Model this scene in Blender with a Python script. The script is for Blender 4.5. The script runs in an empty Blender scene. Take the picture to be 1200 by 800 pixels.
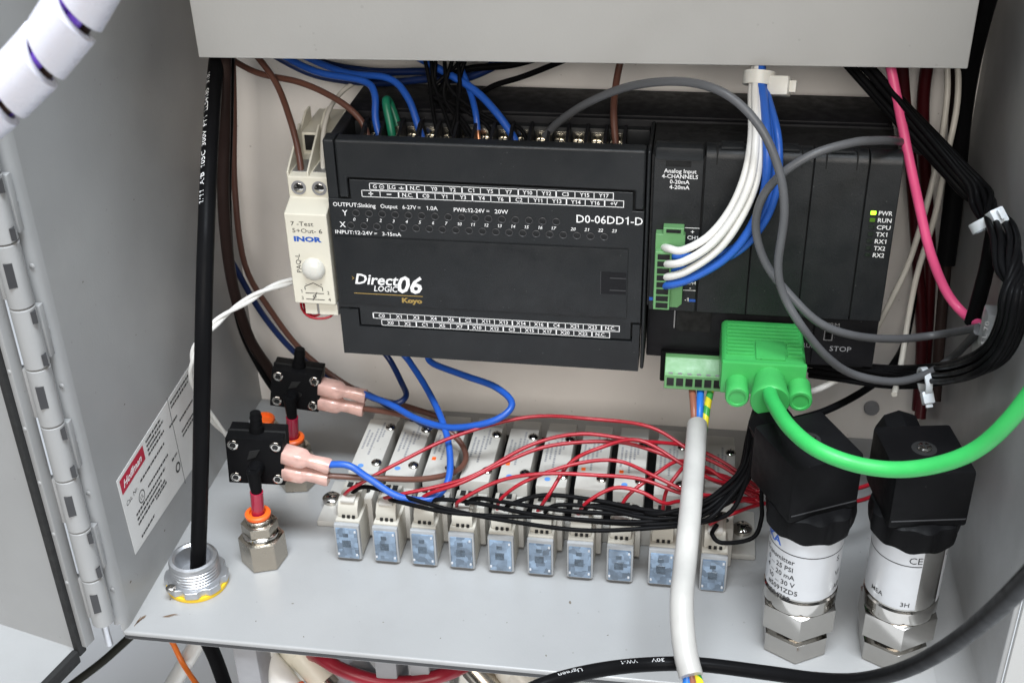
import bpy, bmesh, math, random
from mathutils import Vector, Matrix
random.seed(7)
PI = math.pi
MM = 0.001            # everything below is laid out in millimetres
SC = bpy.context.scene
COL = SC.collection

# ------------------------------------------------------------------ camera
CAM_YAW, CAM_PITCH, CAM_ROLL = -0.16113, 0.53909, -0.02590
CAM_LOC = Vector((144.66, -438.61, 268.61)) * MM
cd = bpy.data.cameras.new('camera'); cam = bpy.data.objects.new('camera', cd); COL.objects.link(cam)
cy, sy, cp, sp = math.cos(CAM_YAW), math.sin(CAM_YAW), math.cos(CAM_PITCH), math.sin(CAM_PITCH)
fw = Vector((sy * cp, cy * cp, -sp)); rt = Vector((cy, -sy, 0)); up = rt.cross(fw)
cr, sr = math.cos(CAM_ROLL), math.sin(CAM_ROLL)
r2 = rt * cr + up * sr; u2 = up * cr - rt * sr
cam.matrix_world = Matrix(((r2.x, u2.x, -fw.x, CAM_LOC.x), (r2.y, u2.y, -fw.y, CAM_LOC.y), (r2.z, u2.z, -fw.z, CAM_LOC.z), (0, 0, 0, 1)))
cd.sensor_width = 36.0; cd.lens = 43.5; cd.clip_start = 0.01; cd.clip_end = 50.0
cd.dof.use_dof = True; cd.dof.focus_distance = 0.475; cd.dof.aperture_fstop = 28.0
SC.camera = cam

# ------------------------------------------------------------------ room light
w = bpy.data.worlds.new('World'); SC.world = w; w.use_nodes = True
bg = w.node_tree.nodes['Background']; bg.inputs[0].default_value = (0.86, 0.93, 1.0, 1); bg.inputs[1].default_value = 0.055
def area(name, loc, aim, size, power, col):
    l = bpy.data.lights.new(name, 'AREA'); l.shape = 'RECTANGLE'; l.size, l.size_y = size; l.energy = power; l.color = col
    o = bpy.data.objects.new(name, l); COL.objects.link(o); o.location = Vector(loc) * MM
    d = (Vector(aim) - Vector(loc)) * MM
    o.rotation_euler = d.to_track_quat('-Z', 'Y').to_euler(); return o
area('ceiling_light_right', (240, -520, 1500), (130, -60, -60), (0.9, 0.45), 57, (0.86, 0.93, 1.0))
area('ceiling_light_left', (230, -1500, 820), (100, 30, 20), (1.4, 0.75), 25.5, (1.0, 0.95, 0.89))
vs = SC.view_settings; vs.view_transform = 'Standard'; vs.look = 'None'; vs.exposure = 0.0; vs.gamma = 1.0; vs.use_curve_mapping = False

# ------------------------------------------------------------------ materials
MATS = {}
def mat(name, col, rough=0.5, metal=0.0, var=0.06, vscale=60, bump=0.0, bscale=3000, coat=0.0, trans=0.0, emit=None, spec=0.5, sss=0.0, dust=None):
    if name in MATS: return MATS[name]
    m = bpy.data.materials.new(name); m.use_nodes = True; nt = m.node_tree; b = nt.nodes['Principled BSDF']
    b.inputs['Roughness'].default_value = rough; b.inputs['Metallic'].default_value = metal
    b.inputs['Coat Weight'].default_value = coat; b.inputs['Coat Roughness'].default_value = 0.15
    b.inputs['Transmission Weight'].default_value = trans; b.inputs['Specular IOR Level'].default_value = spec
    if sss: b.inputs['Subsurface Weight'].default_value = sss; b.inputs['Subsurface Radius'].default_value = (0.002, 0.0015, 0.0012)
    if emit: b.inputs['Emission Color'].default_value = (*emit[0], 1); b.inputs['Emission Strength'].default_value = emit[1]
    tc = nt.nodes.new('ShaderNodeTexCoord')
    n = nt.nodes.new('ShaderNodeTexNoise'); n.inputs['Scale'].default_value = vscale; n.inputs['Detail'].default_value = 5
    oi = nt.nodes.new('ShaderNodeObjectInfo'); ad = nt.nodes.new('ShaderNodeVectorMath'); ad.operation = 'ADD'     # no two pieces wear alike
    nt.links.new(tc.outputs['Object'], ad.inputs[0]); nt.links.new(oi.outputs['Random'], ad.inputs[1]); nt.links.new(ad.outputs['Vector'], n.inputs['Vector'])
    mr = nt.nodes.new('ShaderNodeMapRange'); mr.inputs['From Min'].default_value = 0.3; mr.inputs['From Max'].default_value = 0.7
    mr.inputs['To Min'].default_value = 1 - var; mr.inputs['To Max'].default_value = 1 + var
    nt.links.new(n.outputs['Fac'], mr.inputs['Value'])
    mx = nt.nodes.new('ShaderNodeVectorMath'); mx.operation = 'SCALE'; mx.inputs[0].default_value = col
    nt.links.new(mr.outputs['Result'], mx.inputs['Scale']); last = mx.outputs['Vector']
    if dust:                             # (colour, amount, specks per metre): lint, dust and small marks lying on the surface
        vo = nt.nodes.new('ShaderNodeTexVoronoi'); vo.inputs['Scale'].default_value = dust[2]; nt.links.new(ad.outputs['Vector'], vo.inputs['Vector'])
        sx = nt.nodes.new('ShaderNodeSeparateColor'); nt.links.new(vo.outputs['Color'], sx.inputs[0])
        th_ = nt.nodes.new('ShaderNodeMapRange'); th_.inputs['From Min'].default_value = 0.72; th_.inputs['From Max'].default_value = 1.0; th_.inputs['To Min'].default_value = 0.0; th_.inputs['To Max'].default_value = 0.13
        nt.links.new(sx.outputs[0], th_.inputs['Value'])
        lt2 = nt.nodes.new('ShaderNodeMath'); lt2.operation = 'LESS_THAN'; nt.links.new(vo.outputs['Distance'], lt2.inputs[0]); nt.links.new(th_.outputs['Result'], lt2.inputs[1])
        am = nt.nodes.new('ShaderNodeMath'); am.operation = 'MULTIPLY'; am.inputs[1].default_value = dust[1]; nt.links.new(lt2.outputs[0], am.inputs[0])
        sm = nt.nodes.new('ShaderNodeTexNoise'); sm.inputs['Scale'].default_value = 22; sm.inputs['Detail'].default_value = 8; sm.inputs['Roughness'].default_value = .65; nt.links.new(ad.outputs['Vector'], sm.inputs['Vector'])
        smr = nt.nodes.new('ShaderNodeMapRange'); smr.inputs['From Min'].default_value = .5; smr.inputs['From Max'].default_value = .8; smr.inputs['To Max'].default_value = dust[3]; nt.links.new(sm.outputs['Fac'], smr.inputs['Value'])
        mxm = nt.nodes.new('ShaderNodeMath'); mxm.operation = 'MAXIMUM'; nt.links.new(am.outputs[0], mxm.inputs[0]); nt.links.new(smr.outputs['Result'], mxm.inputs[1])
        mc = nt.nodes.new('ShaderNodeMix'); mc.data_type = 'RGBA'; mc.inputs[7].default_value = (*dust[0], 1); nt.links.new(last, mc.inputs[6]); nt.links.new(mxm.outputs[0], mc.inputs[0]); last = mc.outputs[2]
    nt.links.new(last, b.inputs['Base Color'])
    mr2 = nt.nodes.new('ShaderNodeMapRange'); mr2.inputs['From Min'].default_value = 0.3; mr2.inputs['From Max'].default_value = 0.7
    mr2.inputs['To Min'].default_value = max(0.02, rough * 0.82); mr2.inputs['To Max'].default_value = min(1, rough * 1.2)
    n2 = nt.nodes.new('ShaderNodeTexNoise'); n2.inputs['Scale'].default_value = vscale * 4; n2.inputs['Detail'].default_value = 3
    nt.links.new(tc.outputs['Object'], n2.inputs['Vector']); nt.links.new(n2.outputs['Fac'], mr2.inputs['Value']); nt.links.new(mr2.outputs['Result'], b.inputs['Roughness'])
    if bump:
        n3 = nt.nodes.new('ShaderNodeTexNoise'); n3.inputs['Scale'].default_value = bscale; n3.inputs['Detail'].default_value = 2
        nt.links.new(tc.outputs['Object'], n3.inputs['Vector'])
        bp = nt.nodes.new('ShaderNodeBump'); bp.inputs['Strength'].default_value = bump; bp.inputs['Distance'].default_value = 0.0002
        nt.links.new(n3.outputs['Fac'], bp.inputs['Height']); nt.links.new(bp.outputs['Normal'], b.inputs['Normal'])
    MATS[name] = m; return m
mat('paint', (0.29, 0.292, 0.292), 0.36, bump=0.22, bscale=900, var=0.06, vscale=14, dust=((0.14, 0.13, 0.12), .35, 240, .12))
mat('panel_paint', (0.455, 0.457, 0.448), 0.45, bump=0.22, bscale=900, var=0.04, vscale=12, dust=((0.25, 0.24, 0.23), .25, 200, .08))
mat('cream', (0.87, 0.83, 0.785), 0.42, bump=0.2, bscale=800, var=0.05, vscale=14, dust=((0.4, 0.36, 0.31), .4, 220, .14))
mat('bench', (0.72, 0.73, 0.75), 0.5, var=0.05, vscale=8)
mat('plc', (0.0095, 0.0107, 0.0120), 0.46, spec=0.42, bump=0.4, bscale=2200, var=0.14, vscale=30, dust=((0.09, 0.09, 0.09), .4, 420, .10))
mat('plc_dark', (0.008, 0.008, 0.0095), 0.5, spec=0.22, bump=0.3, bscale=2600, var=0.2, dust=((0.10, 0.10, 0.10), .5, 420, .10))
mat('black_plastic', (0.005, 0.005, 0.0055), 0.42, spec=0.05, bump=0.25, bscale=2000, var=0.2, dust=((0.05, 0.05, 0.05), .3, 420, .04))
mat('hole', (0.004, 0.004, 0.004), 0.35, var=0.0)
mat('gap', (0.003, 0.003, 0.003), 0.8, var=0.0)
mat('rubber', (0.012, 0.012, 0.012), 0.75, bump=0.3, bscale=1500)
mat('print_white', (0.82, 0.82, 0.82), 0.6, var=0.03)
mat('print_black', (0.02, 0.02, 0.022), 0.6, var=0.1)
mat('print_grey', (0.25, 0.25, 0.26), 0.6, var=0.1)
mat('print_gold', (0.40, 0.27, 0.08), 0.4, metal=0.4, var=0.1)
mat('print_blue', (0.015, 0.09, 0.42), 0.5)
mat('print_red', (0.42, 0.012, 0.04), 0.5)
mat('ivory', (0.67, 0.64, 0.54), 0.4, bump=0.08, var=0.03)
mat('knob', (0.62, 0.61, 0.56), 0.25, sss=0.2, var=0.02)
mat('steel', (0.47, 0.45, 0.42), 0.12, metal=1.0, var=0.04)
mat('nickel', (0.42, 0.38, 0.32), 0.24, metal=1.0, var=0.06)
mat('zinc', (0.55, 0.56, 0.58), 0.38, metal=0.9, var=0.12, bump=0.2, bscale=900)
mat('screw', (0.70, 0.66, 0.58), 0.22, metal=1.0, var=0.12)
mat('brass_term', (0.80, 0.76, 0.66), 0.2, metal=1.0, var=0.1)
mat('copper_m', (0.72, 0.33, 0.18), 0.35, metal=1.0)
mat('plug_green', (0.12, 0.29, 0.115), 0.42, bump=0.05, var=0.04)
mat('hood_green', (0.04, 0.31, 0.072), 0.38, bump=0.2, bscale=1600, var=0.07, dust=((0.02, 0.14, 0.04), .5, 200, .14))
mat('valve', (0.475, 0.46, 0.425), 0.38, bump=0.12, var=0.07, dust=((0.2, 0.17, 0.13), .5, 300, .12))
mat('valve_metal', (0.50, 0.49, 0.46), 0.45, metal=0.3, var=0.08, bump=0.1, bscale=1200)
mat('clip', (0.43, 0.41, 0.36), 0.4, var=0.08, bump=.1)
mat('lens', (0.15, 0.21, 0.29), 0.14, coat=1.0, var=0.30, vscale=170, bump=0.7, bscale=260)
mat('lens_glint', (0.55, 0.57, 0.6), 0.15, coat=0.5)  # pale colour for the highlights painted on the lens corners
mat('lens_frame', (0.31, 0.32, 0.33), 0.15, coat=0.5, var=0.08, vscale=200)
mat('lens_chip', (0.06, 0.085, 0.115), 0.25, coat=0.5, var=0.4, vscale=500)
mat('pink_vinyl', (0.86, 0.54, 0.47), 0.14, coat=0.4, var=0.14, vscale=250, trans=0.4)
mat('collar_orange', (0.80, 0.12, 0.015), 0.35)
mat('tube_red', (0.30, 0.009, 0.035), 0.2, coat=0.5, var=0.1)
mat('yellow', (0.72, 0.47, 0.02), 0.45)
mat('tie_white', (0.66, 0.65, 0.60), 0.35, sss=0.2, var=0.03)
mat('tie_grey', (0.60, 0.64, 0.67), 0.35, sss=0.15, var=0.03)
mat('sticker', (0.66, 0.655, 0.64), 0.45, var=0.03)
mat('foil', (0.52, 0.53, 0.545), 0.35, metal=0.25, var=0.04)
mat('coil_white', (0.56, 0.56, 0.62), 0.28, sss=0.25, var=0.03)
mat('violet', (0.12, 0.05, 0.42), 0.35)
mat('rust', (0.13, 0.085, 0.055), 0.8, var=0.3, vscale=300)
mat('dirt', (0.12, 0.10, 0.08), 0.8, var=0.3, vscale=300)
mat('led_on', (0.5, 0.9, 0.05), 0.3, emit=((0.45, 1.0, 0.03), 2.2))
mat('led_dim', (0.05, 0.12, 0.01), 0.3, emit=((0.2, 0.5, 0.01), 0.12))
mat('led_off', (0.012, 0.018, 0.012), 0.3)
mat('lug', (0.55, 0.57, 0.58), 0.35, metal=0.6, var=0.2, vscale=200)
WC = {'brown': (0.11, 0.048, 0.034), 'dbrown': (0.028, 0.018, 0.016), 'brown2': (0.25, 0.095, 0.06), 'beige': (0.58, 0.55, 0.49), 'white': (0.72, 0.71, 0.68),
      'white2': (0.38, 0.37, 0.352), 'blue': (0.016, 0.085, 0.40), 'blue2': (0.022, 0.10, 0.42), 'blue3': (0.02, 0.16, 0.58), 'dblue': (0.006, 0.019, 0.085),  # the dark blue is deepened, with the shade under the panel in its colour
      'dgreen': (0.012, 0.16, 0.085), 'black': (0.0055, 0.0055, 0.006), 'gray': (0.085, 0.087, 0.092), 'pink': (0.80, 0.10, 0.25), 'dred': (0.05, 0.004, 0.006),
      'red': (0.29, 0.008, 0.017), 'redt': (0.24, 0.010, 0.022), 'green': (0.03, 0.36, 0.08), 'ygreen': (0.62, 0.60, 0.03), 'orange': (0.65, 0.15, 0.02), 'olive': (0.035, 0.035, 0.03)}
for k, c in WC.items():
    mat('wire_' + k, c, 0.34 if k not in ('gray', 'green') else 0.42, spec=0.03 if k in ('black', 'dbrown', 'olive') else 0.4, var=0.10, vscale=60, bump=0.12, bscale=420)
MATS['wire_copper'] = MATS['copper_m']
# earth wire: green stripe spiralling on yellow
def ygreen():
    m = MATS['wire_ygreen']; nt = m.node_tree; b = nt.nodes['Principled BSDF']
    wv = nt.nodes.new('ShaderNodeTexWave'); wv.inputs['Scale'].default_value = 55; wv.bands_direction = 'DIAGONAL'
    tc = nt.nodes.new('ShaderNodeTexCoord'); nt.links.new(tc.outputs['Object'], wv.inputs['Vector'])
    mx = nt.nodes.new('ShaderNodeMix'); mx.data_type = 'RGBA'; mx.inputs[6].default_value = (0.70, 0.60, 0.03, 1); mx.inputs[7].default_value = (0.05, 0.32, 0.06, 1)
    rp = nt.nodes.new('ShaderNodeMath'); rp.operation = 'GREATER_THAN'; rp.inputs[1].default_value = 0.55
    nt.links.new(wv.outputs['Fac'], rp.inputs[0]); nt.links.new(rp.outputs[0], mx.inputs[0]); nt.links.new(mx.outputs[2], b.inputs['Base Color'])
ygreen()

# ------------------------------------------------------------------ mesh helpers
WL = {}              # world position (mm) of each object's origin
def raw_text(s, bold=0.0):
    c = bpy.data.curves.new('t', 'FONT'); c.body = s; c.size = 1.0; c.offset = bold; c.resolution_u = 2; c.fill_mode = 'FRONT'
    o = bpy.data.objects.new('t', c); COL.objects.link(o)
    dg = bpy.context.evaluated_depsgraph_get(); me = bpy.data.meshes.new_from_object(o.evaluated_get(dg))
    vv = [(v.co.x, v.co.y) for v in me.vertices]; ff = [tuple(p.vertices) for p in me.polygons]
    bpy.data.objects.remove(o); bpy.data.curves.remove(c); bpy.data.meshes.remove(me); return vv, ff
ADV = {}
def advance(ch):
    if ch not in ADV:
        if 'HH' not in ADV: v = raw_text('HH')[0]; ADV['HH'] = max(p[0] for p in v) - min(p[0] for p in v)
        v = raw_text('H' + ch + 'H')[0]; ADV[ch] = max(p[0] for p in v) - min(p[0] for p in v) - ADV['HH']
    return ADV[ch]
GLY = {}
def glyph(ch, bold):
    if (ch, bold) not in GLY:
        if ch == '1':                    # a one with a flag, so that it cannot be read as a capital I
            b = bold * .9; GLY[(ch, bold)] = ([(.25 - b, 0), (.35 + b, 0), (.35 + b, .69 + b), (.27 - b, .69 + b), (.25 - b, .53 - b), (.09 - b, .50 - b), (.09 - b, .575), (.25 - b, .62)], [(0, 1, 2, 3, 7, 4), (4, 7, 6, 5)])
        else: GLY[(ch, bold)] = raw_text(ch, bold)
    return GLY[(ch, bold)]
def text2d(s, bold=0.0, shear=0.0, cache={}):
    key = (s, bold, shear)
    if key in cache: return cache[key]
    x = 0.0; vv = []; ff = []
    for ch in s:
        if ch == ' ': x += .27; continue
        v, f = glyph(ch, bold); o = len(vv)
        vv += [(a + x + shear * b, b) for a, b in v]; ff += [tuple(i + o for i in q) for q in f]
        x += .5 if ch == '1' else advance(ch)
    x0 = min(v[0] for v in vv); x1 = max(v[0] for v in vv)
    cache[key] = (vv, ff, x0, x1); return cache[key]
CAP = 0.69
def spline(P, k=6):
    P = [Vector(p) for p in P]; Q = [2 * P[0] - P[1]] + P + [2 * P[-1] - P[-2]]; out = []
    for i in range(len(P) - 1):
        a, b, c, d = Q[i:i + 4]
        for j in range(k):
            t = j / k
            out.append(0.5 * ((2 * b) + (c - a) * t + (2 * a - 5 * b + 4 * c - d) * t * t + (3 * b - a - 3 * c + d) * t ** 3))
    out.append(P[-1]); return out
def frames(S):
    n = len(S); T = [(S[min(i + 1, n - 1)] - S[max(i - 1, 0)]).normalized() for i in range(n)]
    N = T[0].orthogonal().normalized(); F = []
    for i in range(n):
        N = (N - T[i] * N.dot(T[i])).normalized(); F.append((T[i], N, T[i].cross(N)))
    return F
class MB:
    def __init__(s): s.v = []; s.f = []; s.M = None
    def add(s, v, f):
        o = len(s.v); s.v += [tuple(s.M @ Vector(p)) if s.M else tuple(p) for p in v]; s.f += [tuple(i + o for i in q) for q in f]; return s
    def box(s, x0, x1, y0, y1, z0, z1, b=0.0):
        if b <= 0:
            v = [(x, y, z) for z in (z0, z1) for y in (y0, y1) for x in (x0, x1)]
            return s.add(v, [(0, 2, 3, 1), (4, 5, 7, 6), (0, 1, 5, 4), (2, 6, 7, 3), (0, 4, 6, 2), (1, 3, 7, 5)])
        bm = bmesh.new(); bmesh.ops.create_cube(bm, size=1)
        for v in bm.verts: v.co = Vector(((x0 + x1) / 2 + v.co.x * (x1 - x0), (y0 + y1) / 2 + v.co.y * (y1 - y0), (z0 + z1) / 2 + v.co.z * (z1 - z0)))
        bmesh.ops.bevel(bm, geom=bm.edges[:], offset=b, segments=2, profile=0.6, affect='EDGES')
        bm.verts.index_update(); s.add([v.co[:] for v in bm.verts], [[v.index for v in f.verts] for f in bm.faces]); bm.free(); return s
    def prism(s, poly, ax, d0, d1):
        n = len(poly)
        def P(a, b, d): return {'y': (a, d, b), 'x': (d, a, b), 'z': (a, b, d)}[ax]
        v = [P(a, b, d0) for a, b in poly] + [P(a, b, d1) for a, b in poly]
        area2 = sum(poly[i][0] * poly[(i + 1) % n][1] - poly[(i + 1) % n][0] * poly[i][1] for i in range(n))
        f = [tuple(range(n)), tuple(range(2 * n - 1, n - 1, -1))] + [(i + n, (i + 1) % n + n, (i + 1) % n, i) for i in range(n)]
        return s.add(v, f)
    def lathe(s, c, prof, n=24, axis='z', hexn=None, a0=0.0):
        c = Vector(c); v = []; f = []; N = hexn or n
        for (r, h) in prof:
            for i in range(N):
                a = a0 + 2 * PI * i / N; x, y = r * math.cos(a), r * math.sin(a)
                v.append(c + Vector({'z': (x, y, h), 'y': (x, h, y), 'x': (h, x, y)}[axis]))
        m = len(prof)
        for j in range(m - 1):
            for i in range(N): f.append((j * N + i, j * N + (i + 1) % N, (j + 1) * N + (i + 1) % N, (j + 1) * N + i))
        f.append(tuple(range(N - 1, -1, -1))); f.append(tuple((m - 1) * N + i for i in range(N)))
        return s.add(v, f)
    def cyl(s, p0, p1, r0, r1=None, n=16):
        p0, p1 = Vector(p0), Vector(p1); r1 = r0 if r1 is None else r1; T = (p1 - p0).normalized(); N = T.orthogonal().normalized(); B = T.cross(N)
        v = [p + (N * math.cos(2 * PI * i / n) + B * math.sin(2 * PI * i / n)) * r for p, r in ((p0, r0), (p1, r1)) for i in range(n)]
        return s.add(v, [(i, (i + 1) % n, (i + 1) % n + n, i + n) for i in range(n)] + [tuple(range(n - 1, -1, -1)), tuple(range(n, 2 * n))])
    def tube(s, pts, r, n=10, k=6, smooth=True):
        S = spline(pts, k) if smooth else [Vector(p) for p in pts]; F = frames(S); v = []; f = []
        for i, (p, (T, N, B)) in enumerate(zip(S, F)):
            rr = r[i] if isinstance(r, list) else r
            v += [p + (N * math.cos(2 * PI * j / n) + B * math.sin(2 * PI * j / n)) * rr for j in range(n)]
        m = len(S)
        for i in range(m - 1):
            for j in range(n): f.append((i * n + j, i * n + (j + 1) % n, (i + 1) * n + (j + 1) % n, (i + 1) * n + j))
        f.append(tuple(range(n - 1, -1, -1))); f.append(tuple((m - 1) * n + j for j in range(n)))
        return s.add(v, f)
    def flat(s, p, o, u, vd):
        """polygon given in 2-D, laid on the plane o + a*u + b*v"""
        o, u, vd = Vector(o), Vector(u), Vector(vd)
        return s.add([o + u * a + vd * b for a, b in p], [tuple(range(len(p)))])
    def text(s, t, o, u, vd, h, width=None, bold=0.0, shear=0.0, align='l', maxw=None):
        vv, ff, x0, x1 = text2d(t, bold, shear); o, u, vd = Vector(o), Vector(u), Vector(vd)
        sy_ = h / CAP; sx_ = width / max(1e-6, x1 - x0) if width else sy_
        if maxw and (x1 - x0) * sx_ > maxw: sx_ = maxw / (x1 - x0)
        off = {'l': x0, 'c': (x0 + x1) / 2, 'r': x1}[align]
        return s.add([o + u * ((a - off) * sx_) + vd * (b * sy_) for a, b in vv], ff)
    def frame2(s, x0, x1, z0, z1, t, o, u, vd):
        for a, b, c, d in ((x0, x1, z0, z0 + t), (x0, x1, z1 - t, z1), (x0, x0 + t, z0 + t, z1 - t), (x1 - t, x1, z0 + t, z1 - t)):
            s.flat([(a, c), (b, c), (b, d), (a, d)], o, u, vd)
        return s
    def build(s, name, m, parent=None, bevel=0, ang=38, seg=2, flip=False, fix=True):
        me = bpy.data.meshes.new(name)
        xs = list(zip(*s.v)); c = Vector([(min(a) + max(a)) / 2 for a in xs])
        me.from_pydata([(Vector(p) - c) * MM for p in s.v], [], s.f)
        if fix:
            bm = bmesh.new(); bm.from_mesh(me); bmesh.ops.recalc_face_normals(bm, faces=bm.faces[:]); bm.to_mesh(me); bm.free()
        me.materials.append(MATS[m]); me.polygons.foreach_set('use_smooth', [True] * len(me.polygons)); me.set_sharp_from_angle(angle=math.radians(ang))
        o = bpy.data.objects.new(name, me); COL.objects.link(o); put(o, c, parent)
        if bevel:
            md = o.modifiers.new('bevel', 'BEVEL'); md.width = bevel * MM; md.segments = seg; md.limit_method = 'ANGLE'; md.angle_limit = math.radians(40); md.harden_normals = True
        return o
def put(o, c, parent):
    o.location = Vector(c) * MM; WL[o.name] = Vector(c)
    if parent:
        o.parent = parent; o.matrix_parent_inverse = Matrix.Translation(-WL[parent.name] * MM)
def thing(name, label, cat, loc, group=None):
    o = bpy.data.objects.new(name, None); COL.objects.link(o); o.empty_display_size = 0.01; put(o, loc, None); return tag(o, label, cat, group)
def tag(o, label, cat=None, group=None, kind=None):
    if label: o['label'] = label
    if cat: o['category'] = cat
    if group: o['group'] = group
    if kind: o['kind'] = kind
    return o
def inst(src, d, parent):
    """another piece sharing the mesh of src, moved by d"""
    o = src.copy(); COL.objects.link(o); put(o, WL[src.name] + Vector(d), parent); return o
def copy_thing(root, d, label, group=None):
    d = Vector(d); r = root.copy(); COL.objects.link(r); WL[r.name] = WL[root.name] + d; r.location = WL[r.name] * MM; r['label'] = label
    if group: r['group'] = group
    for ch in list(root.children):
        c = ch.copy(); COL.objects.link(c); c.parent = r; c.matrix_parent_inverse = ch.matrix_parent_inverse.copy(); WL[c.name] = WL[ch.name] + d
        for g in list(ch.children):
            e = g.copy(); COL.objects.link(e); e.parent = c; e.matrix_parent_inverse = g.matrix_parent_inverse.copy(); WL[e.name] = WL[g.name] + d
    return r
def wrap_text(mb, t, path, r, s0, h, ang, k=8, bold=0.0, stretch=1.0, gap=0.04, flip=False):
    """print that follows a cable: x runs along it, y round it"""
    S = spline(path, k); F = frames(S); L = [0.0]
    for i in range(1, len(S)): L.append(L[-1] + (S[i] - S[i - 1]).length)
    vv, ff, x0, x1 = text2d(t, bold); sc = h / CAP; out = []
    for a, b in vv:
        q = s0 + (a - x0) * sc * stretch * (-1 if flip else 1); i = 0
        while i < len(L) - 2 and L[i + 1] < q: i += 1
        tt = (q - L[i]) / max(1e-6, L[i + 1] - L[i]); p = S[i].lerp(S[i + 1], tt); T = F[i][0].lerp(F[i + 1][0], tt).normalized()
        ref = Vector(ang); N = (ref - T * ref.dot(T)).normalized(); B = T.cross(N); th = -(b * sc - h / 2) / r
        out.append(p + (N * math.cos(th) + B * math.sin(th)) * (r + gap))
    mb.add(out, ff)
def cyl_text(mb, t, c, r, a0, z, h, stretch=1.0, bold=0.0, gap=0.06):
    """print round an upright cylinder, starting at angle a0, reading left to right from outside"""
    vv, ff, x0, x1 = text2d(t, bold); sc = h / CAP
    mb.add([(c[0] + (r + gap) * math.cos(a0 + (a - x0) * sc * stretch / r), c[1] + (r + gap) * math.sin(a0 + (a - x0) * sc * stretch / r), z + b * sc) for a, b in vv], ff)
X_, Y_, Z_ = Vector((1, 0, 0)), Vector((0, 1, 0)), Vector((0, 0, 1))

mat('blue_dot', (0.10, 0.26, 0.62), 0.4)
mat('seam', (0.03, 0.03, 0.032), 0.4)
mat('lens_rim', (0.045, 0.045, 0.047), 0.4)
mat('print_dim', (0.42, 0.42, 0.42), 0.6, var=0.2)

def lens_pattern():                      # small parts showing dimly through the tinted cover, different in every valve
    m = MATS['lens']; nt = m.node_tree; b = nt.nodes['Principled BSDF']; src = b.inputs['Base Color'].links[0].from_socket
    tc = nt.nodes.new('ShaderNodeTexCoord'); oi = nt.nodes.new('ShaderNodeObjectInfo'); ad = nt.nodes.new('ShaderNodeVectorMath'); ad.operation = 'ADD'
    nt.links.new(tc.outputs['Object'], ad.inputs[0]); nt.links.new(oi.outputs['Random'], ad.inputs[1])
    vo = nt.nodes.new('ShaderNodeTexVoronoi'); vo.distance = 'CHEBYCHEV'; vo.inputs['Scale'].default_value = 330; nt.links.new(ad.outputs['Vector'], vo.inputs['Vector'])
    sx = nt.nodes.new('ShaderNodeSeparateColor'); nt.links.new(vo.outputs['Color'], sx.inputs[0])
    mr = nt.nodes.new('ShaderNodeMapRange'); mr.inputs['From Min'].default_value = 0.0; mr.inputs['From Max'].default_value = 1.0; mr.inputs['To Min'].default_value = 0.55; mr.inputs['To Max'].default_value = 1.45
    nt.links.new(sx.outputs[0], mr.inputs['Value']); mu = nt.nodes.new('ShaderNodeVectorMath'); mu.operation = 'SCALE'
    nt.links.new(src, mu.inputs[0]); nt.links.new(mr.outputs['Result'], mu.inputs['Scale']); nt.links.new(mu.outputs['Vector'], b.inputs['Base Color'])
lens_pattern()

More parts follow.
